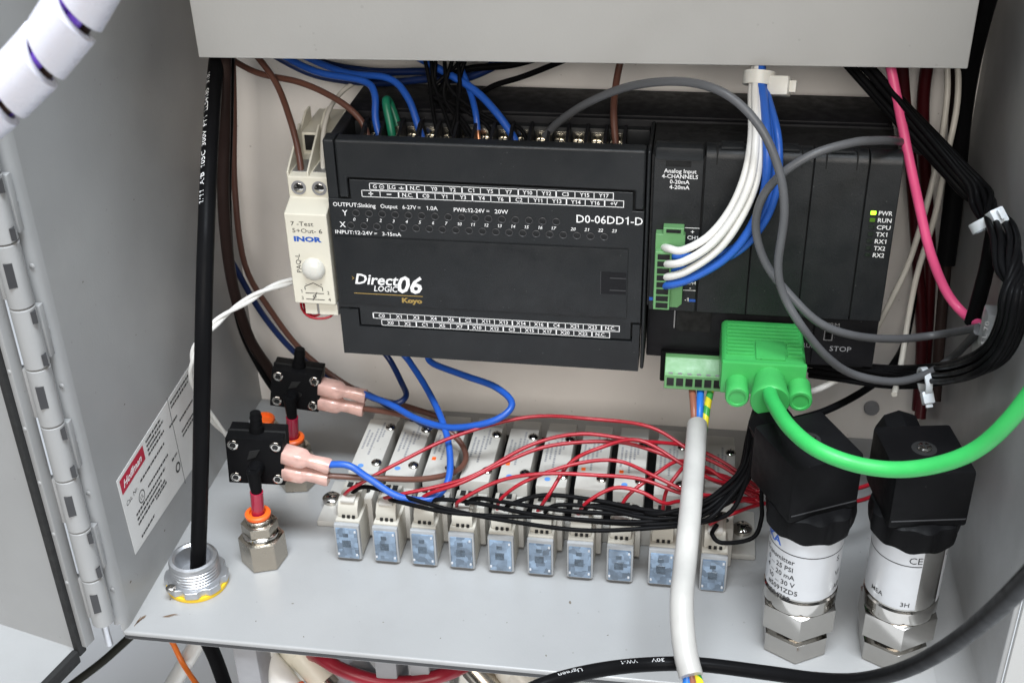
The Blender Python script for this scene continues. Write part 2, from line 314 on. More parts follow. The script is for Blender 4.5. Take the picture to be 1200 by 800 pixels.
# wires: name, colour, radius, label, category, group, points (mm)
W = [
('brown_wire', 'brown', 1.35, 'brown wire arching from under the upper panel to the controller first top terminal', 'wire', None, [(-60.4, 56.0, 105.7),(-42.1, 50.0, 98.8),(-20.3, 42.0, 97.7),(-2.0, 32.0, 94.4),(8.5, 27.0, 88.1),(12.5, 24.0, 79.8)]),
('brown_wire', 'brown', 1.35, 'brown wire dropping into the top of the cream conditioner module', 'wire', None, [(-44.2, 50.0, 110.9),(-31.3, 42.0, 98.1),(-21.7, 28.0, 86.7),(-16.2, 18.0, 76.0),(-13.7, 11.0, 67.0)]),
('beige_wire', 'beige', 1.0, 'thin off white wire curving down behind the conditioner module corner', 'wire', None, [(3.5, 60.0, 94.8),(-4.6, 54.0, 91.3),(-8.0, 42.0, 87.6),(-8.1, 30.0, 82.7),(-7.3, 22.0, 75.4),(-5.3, 14.0, 68.7)]),
('blue_wire', 'blue', 1.5, 'blue wire bending down into a terminal left of the green wire', 'wire', None, [(-35.5, 54.0, 107.7),(-14.4, 46.0, 101.3),(7.2, 40.0, 99.9),(13.5, 34.0, 96.7),(14.7, 28.0, 88.0),(17.5, 24.0, 79.3)]),
('blue_wire', 'blue', 1.5, 'blue wire bending down into a terminal right of the green wire', 'wire', None, [(-31.5, 56.0, 108.6),(-3.9, 48.0, 100.9),(18.2, 40.0, 101.3),(27.6, 33.0, 95.7),(32.6, 27.0, 86.0),(35.3, 24.0, 79.2)]),
('blue_wire', 'dblue', 1.6, 'shade darkened blue wire running under the upper panel, lowest of the sagging pair', 'wire', None, [(-40.1, 60.0, 104.9),(-18.5, 58.0, 95.6),(8.2, 56.0, 93.6),(31.1, 54.0, 96.5),(48.0, 52.0, 98.0),(64.4, 52.0, 105.8),(75.2, 52.0, 113.9)]),
('blue_wire', 'dblue', 1.6, 'shade darkened blue wire running under the upper panel, upper of the sagging pair', 'wire', None, [(-34.2, 64.0, 107.6),(-15.4, 62.0, 99.6),(7.5, 60.0, 97.2),(30.4, 58.0, 98.5),(53.1, 54.0, 99.7),(64.2, 54.0, 109.4)]),
('blue_wire', 'blue', 1.6, 'bright blue wire curving right of the black wire cluster into a top terminal', 'wire', None, [(25.9, 48.0, 109.7),(40.7, 44.0, 103.5),(54.1, 38.0, 98.3),(63.8, 31.0, 92.1),(70.7, 26.0, 85.2),(74.1, 23.0, 80.3)]),
('blue_wire', 'blue', 1.3, 'short blue wire with bare copper end standing amid the black wire cluster', 'wire', None, [(47.5, 46.0, 104.4),(51.9, 40.0, 97.6),(55.7, 31.0, 91.9),(57.2, 27.0, 85.1)]),
('copper_end', 'copper', 0.9, 'bare copper wire tip at the end of the short blue wire', 'wire end', None, [(57.2, 27.2, 85.3),(57.5, 26.0, 83.6),(57.8, 25.0, 81.5)]),
('green_wire', 'dgreen', 1.75, 'short green ground wire looped over at the top left terminals', 'wire', None, [(24.2, 30.0, 77.9),(22.5, 32.0, 84.9),(19.7, 34.0, 92.5),(18.9, 32.0, 95.0),(19.5, 29.0, 93.6),(21.2, 26.0, 87.1),(22.5, 24.0, 79.5)]),
('black_wire', 'black', 0.85, 'straight thin black wire, leftmost of the cluster behind the top cover', 'wire', 'thin black wires at the top terminals', [(31.9, 46.0, 112.6),(35.1, 41.0, 100.3),(37.9, 32.0, 91.6),(41.0, 25.0, 82.7)]),
('black_wire', 'black', 0.85, 'thin black wire just right of the leftmost one in the top cluster', 'wire', 'thin black wires at the top terminals', [(38.2, 45.0, 113.1),(37.7, 40.0, 98.9),(43.3, 31.0, 89.6),(47.8, 24.0, 81.1)]),
('black_wire', 'black', 0.85, 'thin black wire leaning left to its terminal in the top cluster', 'wire', 'thin black wires at the top terminals', [(46.4, 45.0, 113.3),(48.6, 37.0, 98.5),(47.4, 30.0, 89.1),(45.6, 24.0, 80.3)]),
('black_wire', 'black', 0.85, 'vertical thin black wire in the middle of the top cluster', 'wire', 'thin black wires at the top terminals', [(51.7, 45.0, 113.4),(48.0, 41.0, 101.8),(48.4, 31.0, 91.6),(49.5, 24.0, 80.5)]),
('black_wire', 'black', 0.85, 'thin black wire ending left of the bright blue wire terminal', 'wire', 'thin black wires at the top terminals', [(35.7, 44.0, 108.4),(38.7, 38.0, 96.8),(50.1, 33.0, 91.7),(60.5, 29.0, 86.6),(65.1, 23.0, 80.0)]),
('black_wire', 'black', 0.85, 'thin black wire reaching farthest right of the top cluster', 'wire', 'thin black wires at the top terminals', [(41.1, 44.0, 110.6),(44.7, 37.0, 98.4),(60.9, 31.0, 89.1),(73.9, 28.0, 86.4),(78.6, 23.0, 80.5)]),
('black_wire', 'black', 0.85, 'thin black wire ending beside the copper tip', 'wire', 'thin black wires at the top terminals', [(44.8, 43.0, 108.9),(42.0, 36.0, 96.1),(50.6, 29.0, 85.9),(56.3, 23.0, 79.6)]),
('black_wire', 'black', 0.85, 'thin black wire looping left then right in the top cluster', 'wire', 'thin black wires at the top terminals', [(55.0, 46.0, 113.2),(41.1, 42.0, 102.0),(35.8, 38.0, 96.0),(45.0, 34.0, 92.2),(52.9, 28.0, 85.6),(57.7, 23.0, 79.7)]),
('black_wire', 'black', 1.5, 'black wire bending out of the cluster along the panel edge, thicker one', 'wire', None, [(37.6, 42.0, 90.9),(40.0, 46.0, 96.9),(48.5, 50.0, 102.4),(68.2, 50.0, 105.1),(85.9, 50.0, 110.6)]),
('black_wire', 'black', 1.2, 'black wire rising right from behind the blue wires to the panel edge', 'wire', None, [(52.4, 56.0, 89.3),(60.2, 54.0, 94.7),(73.2, 52.0, 99.8),(92.4, 48.0, 109.2)]),
('brown_wire', 'brown', 1.45, 'brown wire dropping straight into the last top terminal of the controller', 'wire', None, [(114.2, 50.0, 114.8),(111.8, 44.0, 102.6),(111.6, 32.0, 93.3),(113.6, 23.0, 80.3)]),
('gray_cable', 'gray', 1.6, 'gray cable arching from a top terminal over the white and blue wires', 'cable', None, [(84.8, 26.0, 83.9),(90.8, 22.0, 91.7),(103.3, 14.0, 103.1),(120.0, 4.0, 113.6),(138.8, -8.0, 119.9),(154.0, -16.0, 118.7),(166.3, -22.0, 109.5),(174.2, -26.0, 94.8),(177.3, -28.0, 79.4),(176.9, -28.0, 58.9),(179.9, -28.0, 46.7),(187.7, -30.0, 34.5),(198.9, -26.0, 19.4),(211.1, -18.0, 7.5),(227.9, -12.0, 1.8),(241.9, -4.0, 2.1),(251.3, 0.0, 8.7),(251.0, -26.9, 35.0)]),
('gray_cable', 'gray', 1.6, 'gray cable looping left across the slot covers under the other gray cable', 'cable', None, [(251.0, -26.0, 35.9),(243.5, 0.0, 17.2),(226.1, -8.0, 18.8),(208.1, -20.0, 26.3),(194.4, -24.0, 33.3),(182.6, -22.0, 43.6),(173.4, -18.0, 53.6),(168.6, -16.0, 66.5),(169.5, -16.0, 78.6),(175.6, -17.0, 89.4),(186.8, -16.0, 97.6),(200.2, -11.0, 100.3),(207.9, -6.0, 99.3),(215.3, 3.0, 96.0),(221.8, 18.0, 89.6),(228.6, 36.0, 81.2),(235.1, 50.0, 73.3)]),
('pink_wire', 'pink', 1.9, 'bright pink wire hanging from the upper panel to the metal lug', 'wire', None, [(213.4, 34.0, 122.2),(218.4, 26.0, 105.8),(223.9, 14.0, 86.8),(230.3, 8.0, 67.0),(235.6, 3.0, 51.7),(243.1, 0.0, 37.0),(250.2, -6.0, 30.3),(255.3, -23.7, 34.1)]),
('black_cable', 'black', 1.15, 'black cable in the bundle sweeping down the right wall', 'cable', 'black cables bundled along the right wall', [(199.4, 43.5, 121.7),(206.7, 37.3, 115.5),(213.9, 31.0, 109.3),(220.9, 24.8, 103.2),(227.8, 18.6, 97.2),(234.8, 12.4, 91.1),(241.3, 6.2, 85.4),(246.7, 2.0, 80.5),(248.3, -4.1, 75.7),(250.0, -20.5, 73.4),(250.0, -39.3, 74.2),(252.1, -55.1, 73.4),(251.0, -68.8, 74.0),(250.8, -71.1, 63.0),(250.3, -67.4, 52.0),(248.5, -64.4, 44.1),(246.6, -55.2, 34.1),(246.5, -30.4, 15.7),(244.0, -5.7, -1.1),(236.1, 2.3, -5.9),(227.0, 5.4, -7.4),(218.6, 8.7, -8.4),(210.4, 11.7, -8.9),(203.3, 15.8, -10.6),(196.9, 20.1, -12.4)]),
('black_cable', 'black', 1.15, 'black cable in the bundle sweeping down the right wall', 'cable', 'black cables bundled along the right wall', [(197.4, 41.9, 120.8),(204.6, 35.8, 114.4),(211.7, 29.8, 108.0),(218.8, 23.8, 101.7),(225.7, 17.8, 95.5),(232.8, 11.8, 89.2),(239.4, 5.9, 83.4),(244.9, 2.0, 78.3),(249.2, -3.7, 73.1),(252.7, -20.5, 73.4),(252.6, -39.4, 74.9),(253.1, -55.6, 76.0),(248.3, -68.3, 73.5),(248.2, -70.0, 63.1),(247.9, -66.2, 52.7),(246.3, -63.1, 45.3),(244.6, -54.0, 35.6),(244.6, -29.2, 17.4),(242.9, -4.5, 1.0),(236.2, 4.0, -3.8),(227.4, 7.5, -5.6),(219.2, 11.0, -6.9),(211.2, 14.0, -7.6),(204.3, 18.1, -9.4),(198.0, 22.4, -11.4)]),
('black_cable', 'black', 1.15, 'black cable in the bundle sweeping down the right wall', 'cable', 'black cables bundled along the right wall', [(195.6, 42.0, 118.6),(202.9, 36.2, 112.1),(210.2, 30.4, 105.6),(217.5, 24.7, 99.3),(224.6, 18.9, 93.1),(231.9, 13.1, 86.8),(238.7, 7.4, 81.0),(244.7, 3.5, 75.9),(251.7, -3.0, 72.0),(254.8, -20.4, 75.4),(254.1, -39.4, 77.4),(251.9, -56.0, 78.6),(246.9, -66.5, 71.7),(247.2, -67.4, 63.4),(247.2, -63.6, 53.7),(246.0, -60.8, 47.0),(244.5, -52.2, 37.8),(244.8, -27.5, 19.8),(243.9, -2.7, 3.1),(237.6, 6.5, -3.2),(228.4, 10.2, -5.9),(220.2, 13.6, -7.5),(212.5, 16.4, -8.4),(205.9, 20.3, -10.2),(199.7, 24.5, -12.5)]),
('black_cable', 'black', 1.15, 'black cable in the bundle sweeping down the right wall', 'cable', 'black cables bundled along the right wall', [(196.3, 44.4, 117.2),(203.9, 38.7, 110.8),(211.4, 32.9, 104.6),(218.9, 27.1, 98.5),(226.2, 21.3, 92.5),(233.7, 15.5, 86.5),(240.5, 9.7, 81.0),(247.0, 5.4, 76.0),(253.5, -2.9, 74.2),(253.3, -20.3, 77.9),(252.0, -39.3, 79.5),(249.0, -55.8, 78.0),(249.1, -65.1, 70.3),(249.5, -65.7, 63.6),(249.7, -62.2, 53.9),(248.7, -59.7, 47.2),(247.3, -51.6, 38.3),(247.7, -27.1, 20.2),(246.7, -2.4, 2.5),(239.2, 7.0, -5.6),(229.1, 10.4, -8.7),(220.6, 13.6, -10.4),(212.9, 16.2, -11.2),(206.4, 19.8, -13.1),(200.1, 23.7, -15.3)]),
('black_cable', 'black', 1.15, 'black cable in the bundle sweeping down the right wall', 'cable', 'black cables bundled along the right wall', [(198.3, 46.4, 117.6),(206.0, 40.5, 111.6),(213.6, 34.5, 105.6),(221.0, 28.5, 99.7),(228.4, 22.5, 93.9),(235.8, 16.4, 88.1),(242.6, 10.4, 82.8),(249.0, 5.8, 78.0),(253.1, -3.3, 77.0),(250.5, -20.2, 78.5),(249.1, -39.2, 79.3),(247.5, -55.4, 75.6),(251.9, -65.3, 70.4),(252.3, -66.3, 63.5),(252.4, -63.0, 53.4),(251.2, -60.6, 46.1),(249.8, -52.5, 37.1),(250.0, -28.1, 18.7),(248.3, -3.4, 0.4),(239.4, 5.5, -8.1),(228.9, 8.6, -10.9),(220.1, 11.6, -12.4),(212.2, 14.0, -13.1),(205.6, 17.7, -14.8),(199.2, 21.5, -16.8)]),
('black_cable', 'black', 1.15, 'black cable in the bundle sweeping down the right wall', 'cable', 'black cables bundled along the right wall', [(199.7, 45.7, 120.0),(207.2, 39.5, 113.9),(214.6, 33.3, 107.9),(221.8, 27.1, 102.0),(228.9, 20.9, 96.2),(236.1, 14.7, 90.3),(242.8, 8.5, 84.9),(248.6, 3.9, 80.1),(250.4, -3.9, 77.4),(249.1, -20.4, 76.0),(248.4, -39.2, 76.5),(249.4, -55.0, 73.5),(252.6, -67.3, 72.3),(252.6, -69.0, 63.2),(252.4, -65.7, 52.5),(250.8, -63.0, 44.6),(249.1, -54.2, 35.0),(249.0, -29.7, 16.6),(246.7, -5.1, -1.2),(237.7, 3.2, -7.9),(227.8, 6.2, -9.9),(219.1, 9.3, -11.0),(211.0, 12.0, -11.6),(204.1, 15.8, -13.3),(197.6, 19.9, -15.1)]),
('black_cable', 'black', 1.15, 'black cable in the bundle sweeping down the right wall', 'cable', 'black cables bundled along the right wall', [(198.0, 43.8, 119.7),(205.4, 37.8, 113.4),(212.7, 31.8, 107.2),(219.9, 25.8, 101.1),(227.0, 19.7, 95.1),(234.2, 13.7, 89.0),(240.9, 7.7, 83.4),(246.7, 3.5, 78.4),(250.6, -3.6, 74.9),(251.6, -20.4, 75.4),(251.0, -39.3, 76.6),(250.8, -55.5, 75.6),(250.0, -67.2, 72.3),(250.1, -68.7, 63.2),(249.9, -65.1, 52.9),(248.5, -62.3, 45.5),(246.8, -53.5, 36.0),(246.9, -28.9, 17.7),(245.1, -4.2, 0.6),(237.4, 4.4, -5.7),(227.9, 7.7, -7.9),(219.5, 11.0, -9.2),(211.5, 13.7, -9.8),(204.7, 17.7, -11.6),(198.3, 21.8, -13.6)]),
('black_cable', 'black', 1.15, 'black cable in the bundle sweeping down the right wall', 'cable', 'black cables bundled along the right wall', [(198.9, 41.7, 122.8),(205.9, 35.4, 116.4),(212.9, 29.1, 110.1),(219.8, 22.9, 103.8),(226.6, 16.8, 97.6),(233.5, 10.6, 91.3),(239.9, 4.5, 85.4),(244.9, 0.5, 80.3),(246.9, -4.2, 73.9),(251.1, -20.6, 71.5),(251.6, -39.3, 72.7),(254.3, -55.3, 73.9),(249.4, -69.9, 75.1),(248.9, -72.4, 62.8),(248.3, -68.5, 51.8),(246.4, -65.2, 43.9),(244.5, -55.6, 33.7),(244.3, -30.6, 15.5),(241.9, -6.0, -0.7),(234.9, 1.9, -4.1),(226.5, 5.2, -5.3),(218.3, 8.8, -6.2),(210.2, 11.9, -6.7),(202.9, 16.2, -8.5),(196.6, 20.7, -10.3)]),
('black_cable', 'black', 1.15, 'black cable in the bundle sweeping down the right wall', 'cable', 'black cables bundled along the right wall', [(194.6, 42.5, 117.0),(202.1, 36.8, 110.5),(209.6, 31.2, 104.1),(216.9, 25.6, 97.8),(224.2, 19.9, 91.6),(231.7, 14.3, 85.4),(238.6, 8.7, 79.7),(245.0, 4.8, 74.5),(253.5, -2.6, 71.7),(255.7, -20.3, 77.0),(254.5, -39.4, 79.3),(250.6, -56.2, 80.0),(246.5, -65.2, 70.4),(247.0, -65.5, 63.6),(247.2, -61.9, 54.3),(246.3, -59.2, 48.0),(245.0, -51.0, 39.2),(245.4, -26.5, 21.2),(244.9, -1.7, 4.2),(238.7, 8.0, -3.3),(229.1, 11.8, -6.5),(220.9, 15.1, -8.3),(213.3, 17.8, -9.3),(206.9, 21.5, -11.2),(200.8, 25.6, -13.6)]),
('black_cable', 'black', 1.15, 'black cable in the bundle sweeping down the right wall', 'cable', 'black cables bundled along the right wall', [(200.1, 47.7, 118.5),(207.8, 41.6, 112.6),(215.4, 35.4, 106.8),(222.8, 29.2, 101.1),(230.1, 23.0, 95.5),(237.5, 16.7, 89.8),(244.2, 10.6, 84.6),(250.4, 5.6, 79.9),(252.2, -3.7, 79.2),(248.1, -20.2, 78.3),(246.9, -39.2, 78.5),(246.9, -54.9, 73.4),(254.1, -65.9, 70.9),(254.4, -67.3, 63.4),(254.4, -64.2, 52.8),(252.9, -61.8, 45.0),(251.4, -53.5, 35.8),(251.4, -29.2, 17.2),(249.2, -4.5, -1.5),(239.2, 3.9, -9.8),(228.5, 6.7, -12.3),(219.5, 9.6, -13.5),(211.5, 12.0, -14.0),(204.7, 15.7, -15.7),(198.1, 19.6, -17.5)]),
('beige_wire', 'beige', 1.25, 'long beige wire crossing left behind the pink wire toward the stop label', 'wire', None, [(239.5, 58.0, 116.0),(242.1, 52.0, 97.3),(241.4, 46.0, 74.4),(238.8, 40.0, 54.5),(234.9, 36.0, 31.1),(229.8, 34.0, 13.8),(225.0, 36.0, -5.2),(223.4, 42.0, -23.3)]),
('beige_wire', 'beige', 1.25, 'long beige wire ending behind the right transmitter gland', 'wire', None, [(244.0, 58.0, 116.1),(246.5, 52.0, 93.9),(244.6, 46.0, 70.9),(243.1, 42.0, 48.1),(239.2, 38.0, 24.3),(237.7, 34.0, 3.9),(235.9, 24.0, -9.1),(230.4, 0.0, -11.9)]),
('dark_red_cable', 'dred', 2.6, 'dark red cable hanging behind the pink wire, left of the pair', 'cable', None, [(222.9, 62.0, 114.3),(228.3, 64.0, 88.9),(235.5, 66.0, 58.3),(243.5, 66.0, 18.4),(251.5, 66.0, -24.7),(253.6, 60.0, -58.0)]),
('dark_red_cable', 'dred', 2.6, 'dark red cable hanging behind the beige wires, right of the pair', 'cable', None, [(235.8, 70.0, 112.2),(236.7, 70.0, 87.0),(241.8, 70.0, 56.9),(249.7, 70.0, 16.7),(254.6, 70.0, -26.9),(254.6, 56.5, -60.3)]),
('black_hose', 'black', 4.0, 'thick black hose hanging beside the upper panel in the right rear corner', 'hose', None, [(247.1, 30.0, 149.8),(248.3, 44.0, 130.4),(249.7, 56.0, 106.6),(251.8, 64.0, 82.4),(253.2, 62.2, 56.8),(253.2, 53.4, 21.2)]),
('brown_cable', 'dbrown', 2.4, 'dark brown cable hanging in the right rear corner', 'cable', None, [(244.9, 66.0, 113.6),(250.2, 68.0, 77.1),(254.8, 66.8, 35.0),(254.8, 52.8, 0.7),(254.8, 34.2, -36.0)]),
('beige_wire', 'white', 1.5, 'short white wire showing between green connector and black bundle', 'wire', None, [(196.2, 20.0, -27.6),(202.3, 14.0, -20.2),(210.7, 16.0, -15.3),(219.8, 24.0, -12.4)]),
('black_cable', 'black', 1.6, 'black cable curving up from behind the left transmitter under the bundle', 'cable', None, [(192.8, 10.0, -34.4),(205.2, 14.0, -31.7),(218.3, 24.0, -29.9),(230.0, 36.0, -27.9),(236.1, 40.0, -21.1),(242.9, 58.0, -18.3),(245.2, 67.0, 5.2)]),
('printed_cable', 'black', 3.3, 'thick black cable with white print running down into the conduit fitting', 'cable', None, [(-53.2, 44.0, 116.9),(-50.6, 28.0, 107.8),(-46.0, 8.0, 98.8),(-41.5, -14.0, 84.5),(-36.9, -40.0, 60.8),(-36.9, -56.0, 28.8),(-41.7, -62.0, -11.1),(-47.6, -64.0, -48.6),(-52.9, -64.0, -77.4),(-57.9, -64.0, -106.1),(-52.5, -66.0, -128.9),(-47.5, -70.0, -147.9)]),
('dark_cable', 'dbrown', 2.6, 'dark brown cable hanging just behind the thick black printed cable', 'cable', None, [(-48.0, 36.0, 117.7),(-47.4, 20.0, 85.2),(-53.8, 22.0, 49.4),(-60.6, 34.0, 5.4),(-63.3, 50.0, -33.6),(-60.9, 62.0, -58.0),(-55.6, 68.0, -80.0),(-51.5, 70.0, -93.7)]),
('black_cable', 'black', 2.0, 'black cable hugging the dark brown cable at the left wall', 'cable', None, [(-49.8, 46.0, 114.6),(-51.6, 36.0, 82.7),(-56.8, 34.0, 47.9),(-62.7, 40.0, 10.9),(-67.5, 52.0, -27.9),(-65.9, 62.0, -55.8),(-60.4, 69.0, -78.9),(-53.2, 70.0, -88.5)]),
('brown_wire', 'brown', 1.4, 'brown wire hanging along the left edge of the pale back wall', 'wire', None, [(-52.5, 54.0, 110.2),(-54.5, 50.0, 81.2),(-58.5, 48.0, 45.7),(-60.8, 52.0, 4.9),(-54.2, 60.0, -24.5),(-41.6, 62.0, -47.6),(-21.4, 58.0, -61.7),(-1.9, 46.0, -61.4),(15.0, 30.0, -53.4),(36.5, 24.0, -55.4)]),
('blue_wire', 'dblue', 1.5, 'dark blue wire twisting down the left wall behind the upper pressure switch', 'wire', None, [(-66.7, 54.0, 51.1),(-68.4, 50.0, 18.8),(-63.8, 52.0, -2.1),(-58.2, 62.0, -30.2),(-44.8, 64.0, -51.5),(-25.1, 60.0, -62.7),(-6.4, 50.0, -62.4),(13.6, 34.0, -61.1),(32.1, 16.0, -55.0)]),
('white_wire', 'white', 0.95, 'white wire twisted into the pair leaving the conditioner', 'wire', 'twisted white wire pair', [(-23.3, 14.2, 18.2),(-27.0, 8.4, 18.9),(-31.0, 3.4, 19.9),(-35.6, 0.5, 19.2),(-39.9, -1.8, 17.4),(-43.6, -5.3, 15.5),(-46.6, -9.6, 13.5),(-48.9, -14.3, 11.7),(-51.6, -18.6, 10.2),(-54.9, -21.2, 8.0),(-57.7, -22.0, 4.3),(-59.2, -21.9, -0.4),(-59.8, -21.2, -6.3),(-60.7, -19.4, -14.3),(-61.9, -16.5, -23.7),(-62.8, -11.9, -34.1),(-63.0, -6.4, -43.9),(-62.1, -1.6, -51.4),(-60.4, 2.7, -58.1)]),
('white_wire', 'white', 0.95, 'white wire twisted into the pair leaving the conditioner', 'wire', 'twisted white wire pair', [(-22.8, 13.8, 19.8),(-27.7, 9.1, 20.3),(-32.2, 4.6, 19.6),(-35.6, 1.2, 17.7),(-38.9, -2.2, 16.1),(-42.4, -6.4, 15.5),(-46.1, -10.4, 14.9),(-50.0, -14.2, 13.1),(-52.9, -17.4, 10.1),(-54.7, -19.8, 6.9),(-56.2, -22.0, 3.6),(-58.2, -23.3, -0.7),(-60.5, -22.8, -6.5),(-62.4, -19.8, -14.2),(-63.1, -15.5, -23.2),(-62.6, -10.4, -33.3),(-61.6, -5.6, -43.4),(-60.6, -2.2, -51.5),(-59.9, 1.3, -58.9)]),
('red_wire', 'red', 0.55, 'thin red wire loop hanging under the conditioner, longer one', 'wire', None, [(-20.2, 10.0, 13.0),(-18.3, 5.0, 10.0),(-14.2, 2.0, 8.1),(-8.6, 2.0, 7.6),(-4.5, 4.0, 8.9),(-4.0, 10.0, 12.3)]),
('red_wire', 'red', 0.55, 'thin red wire loop hanging under the conditioner, shorter one', 'wire', None, [(-19.8, 12.0, 11.9),(-17.2, 6.0, 9.1),(-13.4, 4.0, 7.5),(-10.1, 5.0, 8.8),(-11.2, 12.0, 10.7)]),
('blue_wire', 'blue', 1.5, 'blue wire looping wide right from upper switch terminals to the controller underside', 'wire', None, [(27.5, 36.0, -29.0),(31.4, 32.0, -30.9),(48.8, 18.0, -27.3),(64.7, 8.0, -26.0),(73.0, -2.0, -27.7),(65.6, -8.0, -32.6),(47.1, -6.0, -39.0),(30.0, 2.0, -41.4),(15.3, 12.0, -41.4),(1.1, 18.0, -40.4)]),
('blue_wire', 'blue', 1.5, 'blue wire hanging low over the valves from controller to lower switch terminal', 'wire', None, [(16.2, 36.0, -28.9),(19.7, 34.0, -32.0),(30.4, 20.0, -36.8),(41.3, 0.0, -39.6),(47.6, -16.0, -45.0),(48.9, -30.0, -50.8),(42.0, -37.0, -54.6),(29.7, -40.0, -51.6),(17.3, -38.0, -44.9),(8.7, -37.0, -39.8),(-1.0, -37.0, -40.2)]),
('blue_wire', 'dblue', 1.4, 'blue wire dropping from controller underside straight to the upper switch', 'wire', None, [(6.7, 38.0, -29.8),(10.5, 36.0, -34.4),(16.5, 28.0, -39.2),(21.1, 18.0, -39.9),(17.5, 14.0, -41.7),(8.5, 18.0, -43.6),(0.0, 19.0, -41.2)]),
('brown_wire', 'brown', 1.3, 'brown wire looping between the upper and lower pressure switch terminals', 'wire', None, [(-1.2, 18.0, -48.6),(15.1, 14.0, -47.4),(34.8, 6.0, -45.6),(46.9, 2.0, -50.1),(52.5, -6.0, -54.1),(49.7, -16.0, -54.9),(37.2, -26.0, -52.6),(19.0, -34.0, -47.8),(-1.6, -37.0, -46.0)]),
('red_wire', 'red', 0.82, 'thin red wire rising from the first valve connector from the left', 'wire', 'red wires of the valve row', [(3.3, -32.4, -60.0),(9.8, -35.7, -52.0),(28.6, -26.0, -44.0),(50.5, -12.9, -38.0),(79.9, -1.3, -34.0),(108.2, -2.6, -32.0),(132.2, 0.2, -36.0),(150.0, -6.8, -42.0),(166.3, -10.6, -48.0),(180.1, -18.3, -54.0)]),
('red_wire', 'red', 0.82, 'thin red wire rising from the second valve connector from the left', 'wire', 'red wires of the valve row', [(20.2, -32.2, -60.0),(30.4, -38.3, -52.0),(49.1, -34.5, -48.0),(62.6, -30.4, -44.0),(83.5, -15.6, -38.0),(104.0, -11.1, -34.0),(127.6, -10.6, -36.0),(147.8, -3.5, -42.0),(163.8, -5.0, -48.0),(179.5, -13.8, -54.0)]),
('red_wire', 'red', 0.82, 'thin red wire rising from the third valve connector from the left', 'wire', 'red wires of the valve row', [(37.3, -33.6, -60.0),(41.5, -37.2, -52.0),(56.6, -34.6, -46.0),(73.4, -23.6, -42.0),(91.7, -15.4, -38.0),(117.6, -9.7, -38.0),(134.9, -9.0, -42.0),(153.4, -14.4, -46.0),(165.0, -12.4, -50.0),(180.1, -16.0, -54.0)]),
('red_wire', 'red', 0.82, 'thin red wire rising from the fourth valve connector from the left', 'wire', 'red wires of the valve row', [(53.3, -34.0, -60.0),(56.4, -38.9, -52.0),(72.4, -34.3, -44.0),(91.0, -32.6, -40.0),(112.1, -31.2, -40.0),(130.1, -29.0, -42.0),(148.4, -31.6, -46.0),(165.7, -26.2, -50.0),(179.2, -24.2, -54.0)]),
('red_wire', 'red', 0.82, 'thin red wire rising from the fifth valve connector from the left', 'wire', 'red wires of the valve row', [(70.7, -35.4, -60.0),(72.9, -36.2, -52.0),(83.0, -33.4, -44.0),(102.0, -27.7, -38.0),(119.9, -23.0, -38.0),(136.4, -29.4, -40.0),(150.5, -32.9, -44.0),(165.3, -28.7, -48.0),(180.0, -21.2, -54.0)]),
('red_wire', 'red', 0.82, 'thin red wire rising from the sixth valve connector from the left', 'wire', 'red wires of the valve row', [(87.2, -34.5, -60.0),(93.4, -34.6, -48.0),(100.5, -24.1, -40.0),(112.2, -20.5, -34.0),(128.3, -12.9, -34.0),(146.8, -19.5, -40.0),(157.1, -19.4, -46.0),(166.8, -19.0, -50.0),(180.0, -19.5, -54.0)]),
('red_wire', 'red', 0.82, 'thin red wire rising from the seventh valve connector from the left', 'wire', 'red wires of the valve row', [(104.4, -34.1, -60.0),(108.7, -36.9, -50.0),(119.5, -33.7, -44.0),(130.2, -34.7, -44.0),(140.3, -36.1, -48.0),(147.4, -31.2, -50.0),(166.4, -26.9, -52.0),(179.3, -20.7, -54.0)]),
('red_wire', 'red', 0.82, 'thin red wire rising from the eighth valve connector from the left', 'wire', 'red wires of the valve row', [(120.7, -32.7, -60.0),(125.5, -32.7, -48.0),(135.8, -25.4, -42.0),(145.3, -17.4, -40.0),(157.1, -15.6, -44.0),(164.7, -17.2, -48.0),(179.4, -17.3, -54.0)]),
('red_wire', 'red', 0.82, 'thin red wire rising from the ninth valve connector from the left', 'wire', 'red wires of the valve row', [(139.7, -29.3, -60.0),(140.6, -29.4, -48.0),(144.2, -25.8, -42.0),(149.3, -19.9, -40.0),(157.5, -22.1, -44.0),(169.8, -19.4, -50.0),(179.9, -24.1, -54.0)]),
('red_wire', 'red', 0.82, 'thin red wire rising from the tenth valve connector from the left', 'wire', 'red wires of the valve row', [(159.3, -35.0, -58.0),(164.5, -37.0, -52.0),(169.5, -35.9, -50.0),(175.5, -29.2, -52.0),(181.3, -23.9, -54.0)]),
('black_wire', 'black', 0.95, 'thin black wire trailing right from the first valve connector from the left', 'wire', 'black wires of the valve row', [(6.1, -31.5, -60.0),(13.1, -32.5, -54.0),(29.5, -38.7, -52.0),(52.7, -43.4, -54.0),(77.7, -46.5, -55.0),(107.6, -48.7, -55.0),(134.2, -44.3, -55.0),(151.4, -43.2, -52.0),(165.6, -42.8, -46.0),(171.2, -38.3, -36.0),(174.1, -34.8, -22.0),(175.2, -28.2, -4.0)]),
('black_wire', 'black', 0.95, 'thin black wire trailing right from the second valve connector from the left', 'wire', 'black wires of the valve row', [(23.2, -32.4, -60.0),(30.4, -40.8, -54.0),(50.2, -45.0, -54.0),(71.6, -43.9, -55.0),(96.1, -42.2, -55.0),(122.9, -42.7, -55.0),(148.1, -42.3, -52.0),(161.8, -37.9, -46.0),(170.2, -32.2, -36.0),(173.9, -27.3, -22.0),(174.5, -28.3, -4.0)]),
